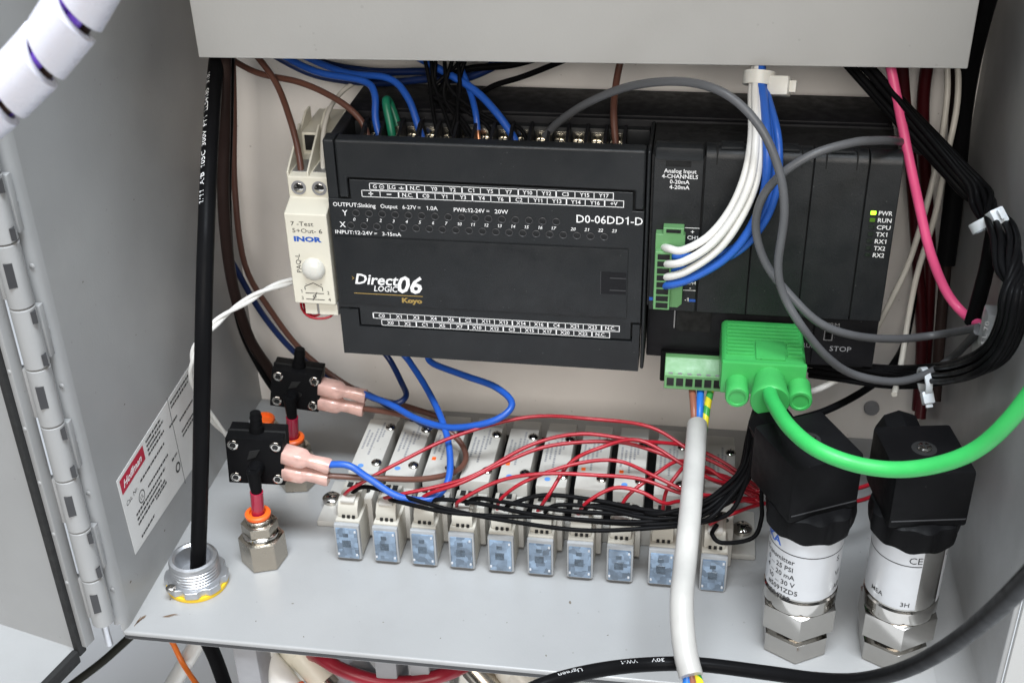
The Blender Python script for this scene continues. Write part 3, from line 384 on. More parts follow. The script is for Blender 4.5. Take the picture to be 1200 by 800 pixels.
('black_wire', 'black', 0.95, 'thin black wire trailing right from the third valve connector from the left', 'wire', 'black wires of the valve row', [(40.4, -34.4, -60.0),(46.0, -37.3, -54.0),(63.7, -37.8, -54.0),(85.6, -42.1, -54.0),(109.4, -43.2, -54.0),(135.1, -42.2, -53.0),(152.5, -37.7, -50.0),(164.0, -31.7, -44.0),(170.2, -27.1, -34.0),(176.2, -21.8, -20.0),(176.2, -28.1, -4.0)]),
('black_wire', 'black', 0.95, 'thin black wire trailing right from the fourth valve connector from the left', 'wire', 'black wires of the valve row', [(56.5, -33.6, -60.0),(61.9, -34.6, -54.0),(76.4, -37.2, -53.0),(99.8, -39.5, -53.0),(124.0, -38.6, -53.0),(147.3, -38.6, -50.0),(164.4, -33.7, -44.0),(170.1, -28.3, -34.0),(172.0, -24.5, -20.0),(173.9, -28.3, -4.0)]),
('black_wire', 'black', 0.95, 'thin black wire trailing right from the fifth valve connector from the left', 'wire', 'black wires of the valve row', [(73.6, -35.0, -60.0),(77.1, -36.7, -54.0),(91.2, -34.0, -50.0),(111.5, -34.9, -50.0),(133.4, -38.8, -50.0),(153.3, -40.9, -48.0),(164.9, -34.2, -42.0),(170.9, -30.7, -32.0),(173.3, -26.2, -18.0),(175.5, -28.2, -4.0)]),
('black_wire', 'black', 0.95, 'thin black wire trailing right from the sixth valve connector from the left', 'wire', 'black wires of the valve row', [(90.4, -34.1, -60.0),(93.4, -37.2, -54.0),(98.6, -37.1, -52.0),(113.2, -37.0, -52.0),(135.1, -41.6, -52.0),(151.4, -39.8, -50.0),(165.9, -37.8, -44.0),(173.4, -33.4, -34.0),(175.8, -27.8, -20.0),(177.2, -28.0, -4.0)]),
('black_wire', 'black', 0.95, 'thin black wire trailing right from the seventh valve connector from the left', 'wire', 'black wires of the valve row', [(107.3, -33.8, -60.0),(108.9, -34.8, -54.0),(116.5, -35.8, -52.0),(134.3, -38.5, -52.0),(151.7, -38.2, -48.0),(166.2, -33.8, -40.0),(172.2, -30.6, -30.0),(175.2, -23.2, -16.0),(176.6, -23.2, -4.0)]),
('black_wire', 'black', 0.95, 'thin black wire trailing right from the eighth valve connector from the left', 'wire', 'black wires of the valve row', [(123.6, -33.0, -60.0),(127.8, -32.2, -54.0),(136.6, -41.2, -50.0),(153.4, -37.8, -46.0),(163.0, -34.3, -40.0),(170.9, -30.7, -30.0),(172.4, -24.2, -16.0),(174.6, -23.4, -4.0)]),
('black_wire', 'black', 0.95, 'thin black wire trailing right from the ninth valve connector from the left', 'wire', 'black wires of the valve row', [(141.8, -30.2, -60.0),(145.5, -41.4, -52.0),(157.1, -47.4, -46.0),(165.6, -40.5, -40.0),(173.6, -32.9, -30.0),(177.8, -28.2, -18.0),(177.6, -23.1, -4.0)]),
('black_wire', 'black', 0.95, 'thin black wire trailing right from the tenth valve connector from the left', 'wire', 'black wires of the valve row', [(162.1, -35.2, -58.0),(160.3, -41.1, -58.0),(164.5, -43.7, -60.0),(176.1, -44.1, -56.0),(179.4, -38.7, -50.0),(178.7, -35.5, -40.0),(178.9, -31.6, -26.0),(178.7, -26.0, -6.0)]),
('red_wire', 'red', 0.9, 'upper red wire passing behind the transmitters to the right corner', 'wire', None, [(177.2, -21.0, -50.0),(193.0, -17.9, -50.0),(210.3, -17.0, -50.0),(224.6, -10.7, -50.0),(236.6, 3.9, -50.0)]),
('red_wire', 'red', 0.9, 'lower red wire passing behind the transmitters to the right corner', 'wire', None, [(177.9, -19.3, -58.0),(193.8, -16.2, -58.0),(211.3, -15.2, -58.0),(225.8, -8.9, -58.0),(237.9, 5.6, -58.0)]),
('white_wire', 'white', 1.55, 'white wire plugged into the highest port of the green analog plug', 'wire', 'wires of the analog plug', [(133.6, 1.0, 49.6),(136.5, -8.0, 53.5),(142.1, -12.0, 55.0),(151.4, -12.0, 61.3),(158.9, -11.0, 72.4),(163.3, -9.0, 85.5),(165.0, 0.0, 97.0),(164.4, 14.0, 107.7),(164.8, 20.0, 112.3),(165.7, 32.0, 120.7)]),
('white_wire', 'white', 1.55, 'white wire plugged into the second white port of the green analog plug', 'wire', 'wires of the analog plug', [(133.9, 1.0, 43.2),(136.8, -8.0, 46.8),(143.0, -13.0, 50.8),(152.8, -14.0, 59.1),(160.8, -14.0, 72.2),(165.4, -12.0, 85.8),(166.4, -3.0, 98.2),(165.6, 12.0, 108.5),(165.7, 18.0, 113.0),(166.5, 30.0, 121.3)]),
('white_wire', 'white', 1.55, 'white wire plugged into the lowest white port of the green analog plug', 'wire', 'wires of the analog plug', [(133.8, 1.0, 37.1),(137.0, -8.0, 41.2),(144.5, -12.0, 46.4),(155.5, -13.0, 56.6),(162.8, -13.0, 69.7),(167.4, -10.0, 83.7),(167.7, -2.0, 97.9),(166.9, 13.0, 108.2),(166.7, 19.0, 112.7),(167.5, 31.0, 121.0)]),
('white_wire', 'white', 1.5, 'white wire tucked behind the other white wires of the analog plug', 'wire', 'wires of the analog plug', [(134.0, 4.0, 45.1),(138.9, -3.0, 47.0),(146.2, -5.0, 48.0),(154.7, -6.0, 57.4),(162.2, -6.0, 69.9),(165.7, -4.0, 83.4),(166.5, 4.0, 95.5),(165.8, 17.0, 106.7),(165.9, 22.0, 111.6),(166.7, 34.0, 120.1)]),
('blue_wire', 'blue2', 1.5, 'blue wire of the analog plug between the upper two white wires', 'wire', 'wires of the analog plug', [(133.7, 2.0, 45.7),(137.5, -3.0, 47.7),(144.2, -5.0, 48.7),(159.6, -7.0, 53.1),(169.1, -8.0, 65.9),(173.7, -6.0, 79.8),(173.4, -1.0, 96.0),(169.8, 13.0, 107.3),(167.4, 21.0, 112.0),(167.6, 33.0, 120.4)]),
('blue_wire', 'blue2', 1.5, 'blue wire of the analog plug between the lower two white wires', 'wire', 'wires of the analog plug', [(134.0, 2.0, 39.6),(137.8, -3.0, 41.3),(144.4, -5.0, 43.5),(160.9, -8.0, 51.8),(170.8, -9.0, 64.7),(175.3, -7.0, 79.3),(174.6, -2.0, 96.5),(170.4, 13.0, 107.3),(168.0, 20.0, 112.4),(168.2, 32.0, 120.7)]),
('blue_wire', 'blue2', 1.7, 'lowest blue wire of the green analog plug', 'wire', 'wires of the analog plug', [(133.6, 1.0, 33.2),(137.2, -8.0, 37.5),(146.6, -11.0, 43.0),(158.9, -11.0, 52.5),(166.9, -11.0, 65.5),(170.8, -10.0, 80.4),(170.4, -5.0, 97.5),(168.7, 11.0, 107.9),(167.2, 18.0, 113.1),(167.5, 30.0, 121.3)]),
('brown_core', 'brown2', 1.5, 'CORE', 'wire', None, [(148.1, 10.0, -15.5),(149.0, 2.0, -16.3),(150.2, -8.0, -20.3),(151.0, -14.0, -26.8)]),
('blue_core', 'blue3', 1.6, 'CORE', 'wire', None, [(152.0, 10.0, -15.3),(152.5, 2.0, -16.1),(152.6, -8.0, -20.1),(152.7, -14.0, -26.7)]),
('green_core', 'ygreen', 1.5, 'CORE', 'wire', None, [(157.4, 10.0, -16.2),(156.8, 2.0, -16.2),(155.4, -8.0, -20.8),(154.8, -14.0, -26.5)]),
('jacket', 'white2', 4.2, 'CORE', 'wire', None, [(151.9, -14.0, -23.8),(151.3, -40.0, -23.0),(150.5, -70.0, -24.7),(149.5, -92.0, -30.7),(148.9, -108.0, -32.6),(149.8, -118.0, -38.3),(151.4, -126.0, -42.3),(153.4, -132.0, -45.6)]),
('tail_blue', 'blue3', 1.5, 'CORE', 'wire', None, [(151.9, -130.0, -45.1),(152.1, -132.0, -47.4),(152.1, -135.0, -52.0)]),
('tail_brown', 'brown2', 1.3, 'CORE', 'wire', None, [(153.1, -130.0, -44.9),(153.8, -132.0, -47.2),(154.7, -134.0, -52.7)]),
('tail_green', 'ygreen', 1.5, 'CORE', 'wire', None, [(154.2, -130.0, -44.8),(155.8, -131.0, -47.6),(157.9, -133.0, -53.3)]),
('serial', 'green', 2.75, 'CORE', 'wire', None, [(177.1, -46.0, 14.5),(178.3, -58.0, 17.3),(182.4, -76.0, 20.7),(190.1, -90.0, 22.3),(202.2, -96.0, 21.4),(215.2, -100.0, 23.1),(227.2, -104.0, 29.2),(236.7, -108.0, 38.9),(243.5, -112.0, 53.7),(250.3, -114.0, 73.7)]),
('bottom_cable', 'black', 2.55, 'thick black printed cable sweeping across the bottom front edge to the right', 'cable', None, [(91.7, -150.0, -48.3),(105.1, -142.0, -44.9),(121.5, -132.0, -46.9),(138.7, -124.0, -50.0),(156.3, -122.0, -49.8),(179.3, -126.0, -46.8),(195.5, -132.0, -41.7),(207.0, -142.0, -29.9),(215.3, -158.0, -8.0),(220.8, -176.0, 19.5),(222.7, -198.0, 52.3),(221.6, -222.0, 86.5),(218.8, -245.0, 118.3)]),
('orange_wire', 'orange', 1.3, 'orange wire hanging below the enclosure floor at left', 'wire', None, [(-89.7, -40.0, -140.3),(-85.0, -42.0, -147.1),(-79.6, -46.0, -156.7),(-64.5, -60.0, -160.7)]),
('dark_cable', 'olive', 2.2, 'dark cable crossing behind the lower hinge end under the enclosure', 'cable', None, [(-125.2, 10.0, -186.3),(-133.8, 0.0, -191.7),(-145.1, -10.0, -199.6),(-161.4, -20.0, -210.0)]),
('red_tube', 'redt', 3.0, 'red tube looping under the enclosure floor between fittings', 'tube', None, [(-15.7, -58.0, -128.1),(1.4, -80.0, -107.6),(12.6, -86.0, -107.4),(27.3, -88.0, -109.8),(41.7, -88.0, -108.9),(55.2, -84.0, -106.9),(61.6, -72.0, -112.9),(64.4, -55.0, -125.1)]),
]
COIL = [(-30.8, -185.0, 161.6), (-18.9, -185.0, 169.8), (-9.8, -185.0, 176.7), (2.2, -185.0, 187.1), (10.7, -185.0, 196.7), (18.6, -185.0, 206.9)]

# ------------------------------------------------------------------ setting: bench under the box
ZF, XL, XR, YB, YF = -86.7, -72.5, 258.5, 76.0, -96.4
tag(MB().box(-1500, 1500, -700, 1200, -332, -320).build('bench_top', 'bench'), 'off white bench top below the enclosure', kind='structure')

# ------------------------------------------------------------------ enclosure
enc = thing('metal_enclosure', 'gray painted steel control box holding all the wiring and devices', 'enclosure', (93, 0, ZF))
MB().box(XL - 2, XR + 2, YB, YB + 2, ZF - 2, 300).build('back_wall', 'cream', enc)
fl = MB().box(XL - 2, XR + 2, YF, YB, ZF - 2.5, ZF).build('floor_panel', 'paint', enc, bevel=1.0, seg=3)
MB().box(XL - 1, XR + 1, YF + 1.2, YF + 3.2, ZF - 5.2, ZF - 2.6, 0.5).build('floor_lip', 'paint', fl)
MB().box(XL - 1.5, XR + 1.5, YF + .6, YF + 1.1, ZF - 4.2, ZF - 2.6).build('edge_seam', 'seam', fl)
wl = MB().prism([(YB, ZF), (-91.05, ZF), (-91.05, 300), (YB, 300)], 'x', XL - 2, XL).build('side_wall', 'paint', enc)
tag(wl, 'left side wall of the gray box')
fold = [(XL, -91), (XL - .2, -93.4), (XL - 1.2, -95.8), (XL - 2.8, -96.9), (XL - 4.2, -97.0), (XL - 4.2, -95.2), (XL - 2.6, -94.6), (XL - 2.0, -93), (XL - 2, -91)]
MB().prism(fold, 'z', ZF + 4, 300).build('wall_fold', 'paint', wl, ang=60)
MB().prism([(XL, -91), (XL - .2, -93.4), (XL - 1.0, -95.4), (XL - 2, -96.2), (XL - 2, -91)], 'z', ZF, ZF + 4).build('wall_foot', 'paint', wl, ang=60)
fil = [(XR, ZF), (XR, ZF + 11)] + [(XR - 11 + 11 * math.cos(a), ZF + 11 + 11 * math.sin(a)) for a in [-PI / 2 * t / 6 for t in range(0, 7)]]
wr = MB().prism([(YB, ZF), (-110, ZF), (-110, 300), (YB, 300)], 'x', XR, XR + 2).build('side_wall', 'paint', enc, bevel=0.8)
tag(wr, 'right side wall of the gray box')
mbf = MB(); arc = [(XR - 12 + 12 * math.sin(t * PI / 20), ZF + 12 - 12 * math.cos(t * PI / 20)) for t in range(11)]
mbf.prism([(x, z + 0.1) for x, z in arc] + [(XR + 1, ZF + 12), (XR + 1, ZF - 1.5), (XR - 12, ZF - 1.5)], 'y', -110, YB - 0.5)
mbf.build('corner_bend', 'paint', enc, ang=50)
MB().box(XR + 2, XR + 22, -112, -109.5, ZF - 10, 300, 0.8).build('front_flange', 'panel_paint', wr)
MB().box(XL - 2, XR + 2, -96, YB, 300, 302).build('top_wall', 'paint', enc)
# rear wall plug
MB().lathe((235.6, YB - 3.2, -80.3 + 12), [(0.5, 0), (3.2, 0.3), (3.6, 1.2), (3.6, 3.1)], 18, 'y').build('hole_plug', 'print_grey', enc)
# marks worn into the floor
def blot(name, m, cx, cyy, rx, ry, rot, n=14, z=ZF + 0.06, parent=fl, rough=0.35):
    pts = []
    for i in range(n):
        a = 2 * PI * i / n; k = 1 + random.uniform(-rough, rough); x, y = rx * k * math.cos(a), ry * k * math.sin(a)
        pts.append((cx + x * math.cos(rot) - y * math.sin(rot), cyy + x * math.sin(rot) + y * math.cos(rot)))
    return MB().flat(pts, (0, 0, z), X_, Y_).build(name, m, parent, fix=False)
for q in range(5): blot('scuff_mark', 'rust', -58.5 + q * .5 - 1, -86.2 + q * .45, 3.4 - abs(q - 2) * .7, 0.16, 0.12 + .05 * q, n=10)
for q in range(4): blot('bare_corner', 'rust', -70.4 + q * .6, -90 + q * .8, .35, 2.6 - q * .4, -0.1 - .1 * q, n=10, rough=0.5)
blot('rust_spot', 'rust', 201.5, -84.5, 1.4, 0.8, 0.3)
for (x, y, s) in ((104, -57, 1.0), (98, -88, .5), (30, -78, .5), (-10, -72, .6), (55, -84, .4), (150, -66, .5), (-22, -84, .4), (0, -90, .4), (121, -74, .45), (80, -72, .35), (-62, -76, .5)):
    blot('dirt_speck', 'dirt', x, y, s, s * .5, random.random() * 3, n=8)
for (y, z, s) in ((-70, 60, .5), (-40, 20, .4), (-60, 0, .5), (-20, 70, .4), (-85, -70, .8), (-50, -72, .6)):
    MB().flat([(s * math.cos(a) * (1 + .3 * math.sin(5 * a)), s * .6 * math.sin(a)) for a in [k * PI / 4 for k in range(8)]], (XL + .06, y, z), Y_, Z_).build('dirt_speck', 'dirt', wl, fix=False)

# rating label on the left wall
lab = MB().prism([(-78.5, -24), (-77, -62.5), (2, -66), (0, -20)], 'x', XL + 0.02, XL + 0.14).build('rating_label', 'sticker', enc)
tag(lab, 'white maker label with red strip stuck on the left wall')
xo = XL + 0.2
up_ = Vector((0, -0.03, 1)).normalized(); al = Vector((0, 1, 0.045)).normalized()
def L(y, z): return Vector((xo, -78.5, -24)) + al * y + up_ * z
MB().flat([(1.8, -8.6), (25, -8.6), (25, -1.6), (1.8, -1.6)], L(0, 0), al, up_).build('red_strip', 'print_red', lab, fix=False)
mb = MB(); mb.text('Hoffman', L(4, -6.8) + Vector((.06, 0, 0)), al, up_, 3.2, width=18, bold=0.02, shear=0.35); mb.build('strip_lettering', 'print_white', lab, fix=False)
mb = MB(); mb.text('Cat. Nr.', L(3, -15.5), al, up_, 2.2, width=11)
for i, (y, z, wd) in enumerate(((17, -14.6, 26), (28, -3, 16), (28, -5.2, 18), (28, -7.4, 14), (28, -9.6, 17), (50, -12, 9), (22, -21.5, 22), (8, -25, 31), (8, -27.4, 26), (8, -29.8, 29), (8, -36.5, 14), (26, -31.5, 12), (46, -27, 6), (55, -3, 22), (55, -5.2, 20), (60, -16, 16), (60, -22, 14), (60, -24.2, 16))):
    xx = 0
    while xx < wd:                       # print too small to read: short dashes
        q = random.uniform(.9, 3.0); q = min(q, wd - xx); mb.flat([(y + xx, z), (y + xx + q * .8, z), (y + xx + q * .8, z + 1.1), (y + xx, z + 1.1)], L(0, 0), al, up_); xx += q
def ringflat(mb, cy_, cz_, r, t, o, u, v, n=20):
    for i in range(n):
        a, b = 2 * PI * i / n, 2 * PI * (i + 1) / n
        mb.flat([(cy_ + r * math.cos(a), cz_ + r * math.sin(a)), (cy_ + r * math.cos(b), cz_ + r * math.sin(b)), (cy_ + (r - t) * math.cos(b), cz_ + (r - t) * math.sin(b)), (cy_ + (r - t) * math.cos(a), cz_ + (r - t) * math.sin(a))], o, u, v)
ringflat(mb, 15.5, -20.5, 2.9, .5, L(0, 0), al, up_); ringflat(mb, 50, -33, 2.5, 1.0, L(0, 0), al, up_)
mb.text('UL', L(14.0, -21.6), al, up_, 2.2, width=3)
mb.flat([(53.2, -45), (53.6, -45), (53.6, 2), (53.2, 2)], L(0, 0), al, up_)
mb.build('label_print', 'print_black', lab, fix=False)

# hinge: knuckles 24 mm long taken in turn by wall and door
hx, hy = XL - 4.8, -102.6
k = 0; z = -75.5
while z < 230:
    side = 1 if k % 2 else -1                    # 1: leaf on the wall, -1: leaf on the door
    mb = MB(); mb.M = Matrix.Translation((hx, hy, z))
    mb.lathe((0, 0, 0), [(3.8, 0), (4.3, .3), (4.3, 23.2), (3.8, 23.5)], 24)
    if side > 0: mb.box(0.4, 4.4, 2.6, 5.4, 1.6, 22.0, .3)
    else: mb.box(-8.0, -0.4, -0.6, 2.4, 1.6, 22.0, .3)
    kb = mb.build('hinge_knuckle', 'paint', enc)
    def slot(x0, x1, z0, z1):
        s = MB(); s.M = Matrix.Translation((hx, hy, z)) @ Matrix.Rotation(math.radians(33), 4, 'Z'); s.box(x0, x1, -4.42, -2.0, z0, z1); s.build('knuckle_slot', 'seam', kb)
    if side < 0: slot(-2.6, .2, 8.5, 17.5)
    else: slot(1.9, 3.7, 18.0, 22.4); slot(1.9, 3.7, 1.2, 5.4)
    z += 24; k += 1
MB().cyl((hx, hy, -88), (hx, hy, 232), 1.5, n=12).build('hinge_pin', 'zinc', enc)
for k in range(12):
    MB().lathe((XL - 1.6, -96.4, -64 + 24 * k), [(0.3, -.5), (.8, -0.35), (1.1, 0)], 10, 'y').build('hinge_rivet', 'paint', enc)

# open door: a deep pan, its rim with a black gasket
th = math.radians(-14)
DM = Matrix.Translation((-88.8, -103.5, 0)) @ Matrix.Rotation(th, 4, 'Z')
door = thing('enclosure_door', 'open gray enclosure door with black gasket at the left edge', 'door', (-88, -104, -90))
def dbox(*a):
    mb = MB(); mb.M = DM; mb.box(*a); return mb
dbox(-70, -67.5, -300, -3, -90, 300).build('door_panel', 'paint', door)
dbox(-70, 0, -3, -0.8, -90, 300).build('hinge_flange', 'paint', door)
dbox(-70, 0, -300, -3, -91, -88.5).build('bottom_flange', 'paint', door)
gk = MB(); gk.M = DM
gk.box(0.1, 3.0, -5.0, -0.8, -90, 300, 0.7); gk.box(0.1, 3.0, -300, -5.1, -92.5, -86.5, 0.7)
gk.build('gasket', 'rubber', door)
dbox(3.1, 5.4, -3.0, 2.2, -86, 300, .4).build('hinge_leaf', 'paint', door)
for k in range(12): 
    rv = MB(); rv.M = DM; rv.lathe((4.3, -3.0, -52 + 24 * k), [(.9, 0), (.7, -.25), (.2, -.35)], 10, 'y'); rv.build('hinge_rivet', 'paint', door)

# upper panel crossing the top of the picture
pan = thing('upper_panel', 'light gray sheet metal panel spanning across the top above the devices', 'panel', (94, 20, 116))
v = [(-53.8, 20, 114.6), (241.5, 20, 118.0), (241.8, 20, 262), (-55.5, 20, 262)]
mb = MB(); mb.add(v + [(a, b + 1.6, c) for a, b, c in v], [(0, 1, 2, 3), (7, 6, 5, 4), (0, 4, 5, 1), (1, 5, 6, 2), (2, 6, 7, 3), (3, 7, 4, 0)]); mb.build('panel_sheet', 'panel_paint', pan, bevel=0.5)
mb = MB(); mb.add([(-53.8, 21.7, 114.8), (241.5, 21.7, 118.2), (241.5, 21.7, 119.7), (-53.8, 21.7, 116.3)] + [(-53.8, 31, 114.8), (241.5, 31, 118.2), (241.5, 31, 119.7), (-53.8, 31, 116.3)], [(0, 1, 2, 3), (7, 6, 5, 4), (0, 4, 5, 1), (1, 5, 6, 2), (2, 6, 7, 3), (3, 7, 4, 0)]); mb.build('panel_lip', 'panel_paint', pan)
for x in (-53.6, 239.6):  # plates added to stop light getting in behind the panel
    MB().box(x, x + 1.6, 21.7, YB - .1, 121, 262).build('added_light_block', 'panel_paint', pan)

# ------------------------------------------------------------------ programmable controller
plc = thing('programmable_controller', 'wide black programmable controller on the pale back wall with white legends', 'controller', (110, 40, -8))
MB().box(0, 221, 35, 68, -6, 89, 1.0).build('rear_case', 'plc_dark', plc)
MB().box(20, 200, 68, 75.9, 25, 60).build('mounting_rail', 'zinc', plc)
MB().box(1.5, 126.5, 1.6, 34.9, 7.5, 76).build('centre_block', 'gap', plc)
for x0, x1 in ((0, 4.6), (126.9, 128.4)):
    MB().prism([(0.4, -7.4), (0.4, 89.5), (6, 90.2), (12, 88), (30, 88.6), (34.9, 88.6), (34.9, -5), (8, -7.6)], 'x', x0, x1).build('side_frame', 'plc', plc, bevel=0.8)
MB().prism([(5.0, 65.5), (9.0, 65.5), (9.0, 74.1), (122.7, 73.3), (122.7, 65.4), (126.5, 65.4), (126.5, 90), (5.0, 90)], 'y', -0.5, 6.5).build('top_terminal_cover', 'plc', plc, bevel=1.1, seg=3)
fp = MB().prism([(0.2, 64.8), (9.6, 64.8), (9.6, 73.4), (122.1, 72.6), (122.1, 64.8), (126.6, 64.8), (126.6, 14.9), (122.8, 14.9), (122.8, 6.9), (8.7, 6.9), (8.7, 15.0), (0.2, 15.0)], 'y', -0.1, 2.5).build('front_panel', 'plc', plc, bevel=0.35)
MB().prism([(0.2, -7.4), (126.3, -7.9), (126.3, 14.2), (123.4, 14.2), (123.4, 6.2), (8.2, 6.2), (8.2, 14.4), (5.8, 14.4), (5.8, 14.3), (0.2, 14.3)], 'y', -0.5, 12).build('bottom_terminal_cover', 'plc', plc, bevel=0.9, seg=3)
dr = MB().box(1.2, 120.8, -0.75, -0.12, 17.4, 48.3, 0.25).build('access_door', 'plc', plc)
lt = MB().box(110.3, 120.4, -0.8, -0.62, 28.2, 38.2).build('door_latch', 'plc_dark', dr)
MB().box(110.0, 110.3, -0.86, -0.6, 28.0, 38.4).build('latch_edge', 'seam', dr)
for zz in (29.8, 35.3): MB().box(113.8, 120.3, -1.0, -0.8, zz, zz + .5).build('latch_rib', 'seam', dr)
# terminal screws behind the top cover
MB().box(4.8, 126.5, 8, 34.8, 74, 79.5).build('terminal_trough', 'plc_dark', plc)
MB().box(4.8, 126.5, 30.5, 34.8, 79.6, 86.2, 0.5).build('terminal_ledge', 'plc', plc)
t0 = None
NT = 14
for i in range(NT):
    x = 15.0 + i * 7.55
    if t0 is None:
        mb = MB(); mb.box(x - 2.7, x + 2.7, 20.5, 29.5, 79.6, 80.6, 0.2); mb.cyl((x, 24.5, 80.6), (x, 24.5, 82.2), 2.5, n=18); mb.cyl((x, 24.5, 82.2), (x, 24.5, 83.0), 2.4, 1.9, n=18)
        mb.box(x - 2.6, x + 2.6, 29.0, 30.3, 80.6, 85.0, 0.2)
        t0 = mb.build('terminal_screw', 'brass_term', plc)
        sl = MB(); sl.box(x - 1.7, x + 1.7, 24.2, 24.8, 82.9, 83.08); sl.box(x - .3, x + .3, 22.8, 26.2, 82.9, 83.07)
        s0 = sl.build('screw_slot', 'gap', t0)
        d0 = MB().prism([(9, 79.4), (30.4, 79.4), (30.4, 88.3), (24, 88.0), (16, 84.5), (9, 83)], 'x', x - 4.4, x - 3.2).build('terminal_divider', 'plc_dark', plc)
    else:
        o = inst(t0, (7.55 * i, 0, 0), plc); inst(s0, (7.55 * i, 0, 0), o); inst(d0, (7.55 * i, 0, 0), plc)
inst(d0, (7.55 * NT, 0, 0), plc)
# printed legends
O0 = Vector((0, -0.2, 0)); OD = Vector((0, -0.82, 0))
def P3(x, z, o=O0): return Vector((x, o.y, z))
leg = MB()
def legend_rows(r1, x1, zt1, r2, x2, zt2, cw, hh):
    for row, xx, zt in ((r1, x1, zt1), (r2, x2, zt2)):
        for i, s in enumerate(row):
            a = xx + cw * i; heavy = s in ('N.C.', 'C1', 'C2', 'C3', 'C4', 'C0', 'Y4', 'Y10', 'Y14', '+V', 'X14', 'X10', 'X20')
            leg.flat([(a, zt - hh), (a + .28 + (.22 if heavy else 0), zt - hh), (a + .28 + (.22 if heavy else 0), zt), (a, zt)], O0, X_, Z_)
            if s in ('+', '-'):
                leg.flat([(a + cw * .38, zt - hh * .56), (a + cw * .64, zt - hh * .56), (a + cw * .64, zt - hh * .42), (a + cw * .38, zt - hh * .42)], O0, X_, Z_)
                if s == '+': leg.flat([(a + cw * .48, zt - hh * .8), (a + cw * .54, zt - hh * .8), (a + cw * .54, zt - hh * .2), (a + cw * .48, zt - hh * .2)], O0, X_, Z_)
            elif s == 'G@':
                leg.text('G', P3(a + cw * .2, zt - hh * .76), X_, Z_, hh * .54, bold=.01); ringflat(leg, a + cw * .68, zt - hh * .5, hh * .34, .22, O0, X_, Z_, 12)
                leg.flat([(a + cw * .62, zt - hh * .56), (a + cw * .74, zt - hh * .56), (a + cw * .74, zt - hh * .48), (a + cw * .62, zt - hh * .48)], O0, X_, Z_)
            elif s == 'LG_':
                leg.text('LG', P3(a + cw * .08, zt - hh * .76), X_, Z_, hh * .54, bold=.01)
                for q, (w0, zz) in enumerate(((.3, .62), (.18, .74))): leg.flat([(a + cw * (.76 - w0 / 2), zt - hh * zz), (a + cw * (.76 + w0 / 2), zt - hh * zz), (a + cw * (.76 + w0 / 2), zt - hh * (zz - .08)), (a + cw * (.76 - w0 / 2), zt - hh * (zz - .08))], O0, X_, Z_)
                leg.flat([(a + cw * .74, zt - hh * .6), (a + cw * .78, zt - hh * .6), (a + cw * .78, zt - hh * .3), (a + cw * .74, zt - hh * .3)], O0, X_, Z_)
            else: leg.text(s, P3(a + cw * .52, zt - hh * .76), X_, Z_, hh * .54, align='c', bold=.012, maxw=cw * .72)
        e = xx + cw * len(row)
        leg.flat([(e, zt - hh), (e + .3, zt - hh), (e + .3, zt), (e, zt)], O0, X_, Z_)
        leg.flat([(xx, zt - .28), (e, zt - .28), (e, zt), (xx, zt)], O0, X_, Z_); leg.flat([(xx, zt - hh), (e, zt - hh), (e, zt - hh + .26), (xx, zt - hh + .26)], O0, X_, Z_)
legend_rows(['G@', 'LG_', 'N.C.', 'Y0', 'Y2', 'C1', 'Y5', 'Y7', 'Y10', 'Y12', 'C3', 'Y15', 'Y17'], 17.7, 72.3, ['+', '-', 'N.C.', 'C0', 'Y1', 'Y3', 'Y4', 'Y6', 'C2', 'Y11', 'Y13', 'Y14', 'Y16', '+V'], 14.3, 69.15, 7.43, 3.0)
legend_rows(['C0', 'X1', 'X3', 'X4', 'X6', 'C2', 'X11', 'X13', 'X14', 'X16', 'C4', 'X21', 'X23', 'N.C.'], 14.3, 13.3, ['X0', 'X2', 'C1', 'X5', 'X7', 'X10', 'X12', 'C3', 'X15', 'X17', 'X20', 'X22', 'N.C.'], 17.8, 10.1, 7.4, 2.9)
leg.text('OUTPUT:Sinking', P3(2.0, 61.6), X_, Z_, 1.7, width=17.6, bold=.012); leg.text('Output', P3(21.6, 61.6), X_, Z_, 1.7, width=7, bold=.006)
leg.text('6-27V', P3(30.6, 61.6), X_, Z_, 1.7, width=5.6, bold=.006); leg.text('=', P3(36.8, 61.7), X_, Z_, 1.5, width=1.2); leg.text('1.0A', P3(40.3, 61.6), X_, Z_, 1.7, width=4.6, bold=.006)
leg.text('PWR:12-24V', P3(51.4, 61.4), X_, Z_, 1.7, width=12.4, bold=.008); leg.text('=', P3(64.5, 61.5), X_, Z_, 1.5, width=1.2); leg.text('20W', P3(67.8, 61.4), X_, Z_, 1.7, width=5.4, bold=.008)
leg.text('Y', P3(5.5, 57.6), X_, Z_, 2.4, bold=.01); leg.text('X', P3(3.9, 52.4), X_, Z_, 2.4, bold=.01)
leg.text('INPUT:12-24V', P3(1.8, 49.4), X_, Z_, 1.6, width=15.6, bold=.012); leg.text('=', P3(18, 49.4), X_, Z_, 1.5, width=1.2); leg.text('3-15mA', P3(21.4, 49.4), X_, Z_, 1.6, width=7.8, bold=.01)
leg.text('D0-06DD1-D', P3(100.2, 59.0), X_, Z_, 3.3, width=27 * .96, bold=.008)
NL = ['0', '1', '2', '3', '4', '5', '6', '7', '10', '11', '12', '13', '14', '15', '16', '17', '20', '21', '22', '23']
pit = (111.2 - 8.6) / 19
for i, s in enumerate(NL): leg.text(s, P3(10.3 + pit * i + (2.2 if i > 15 else 0), 55.4), X_, Z_, 1.35, align='c', bold=.01, shear=.25)
leg.build('printed_legend', 'print_white', fp, fix=False)
led = None
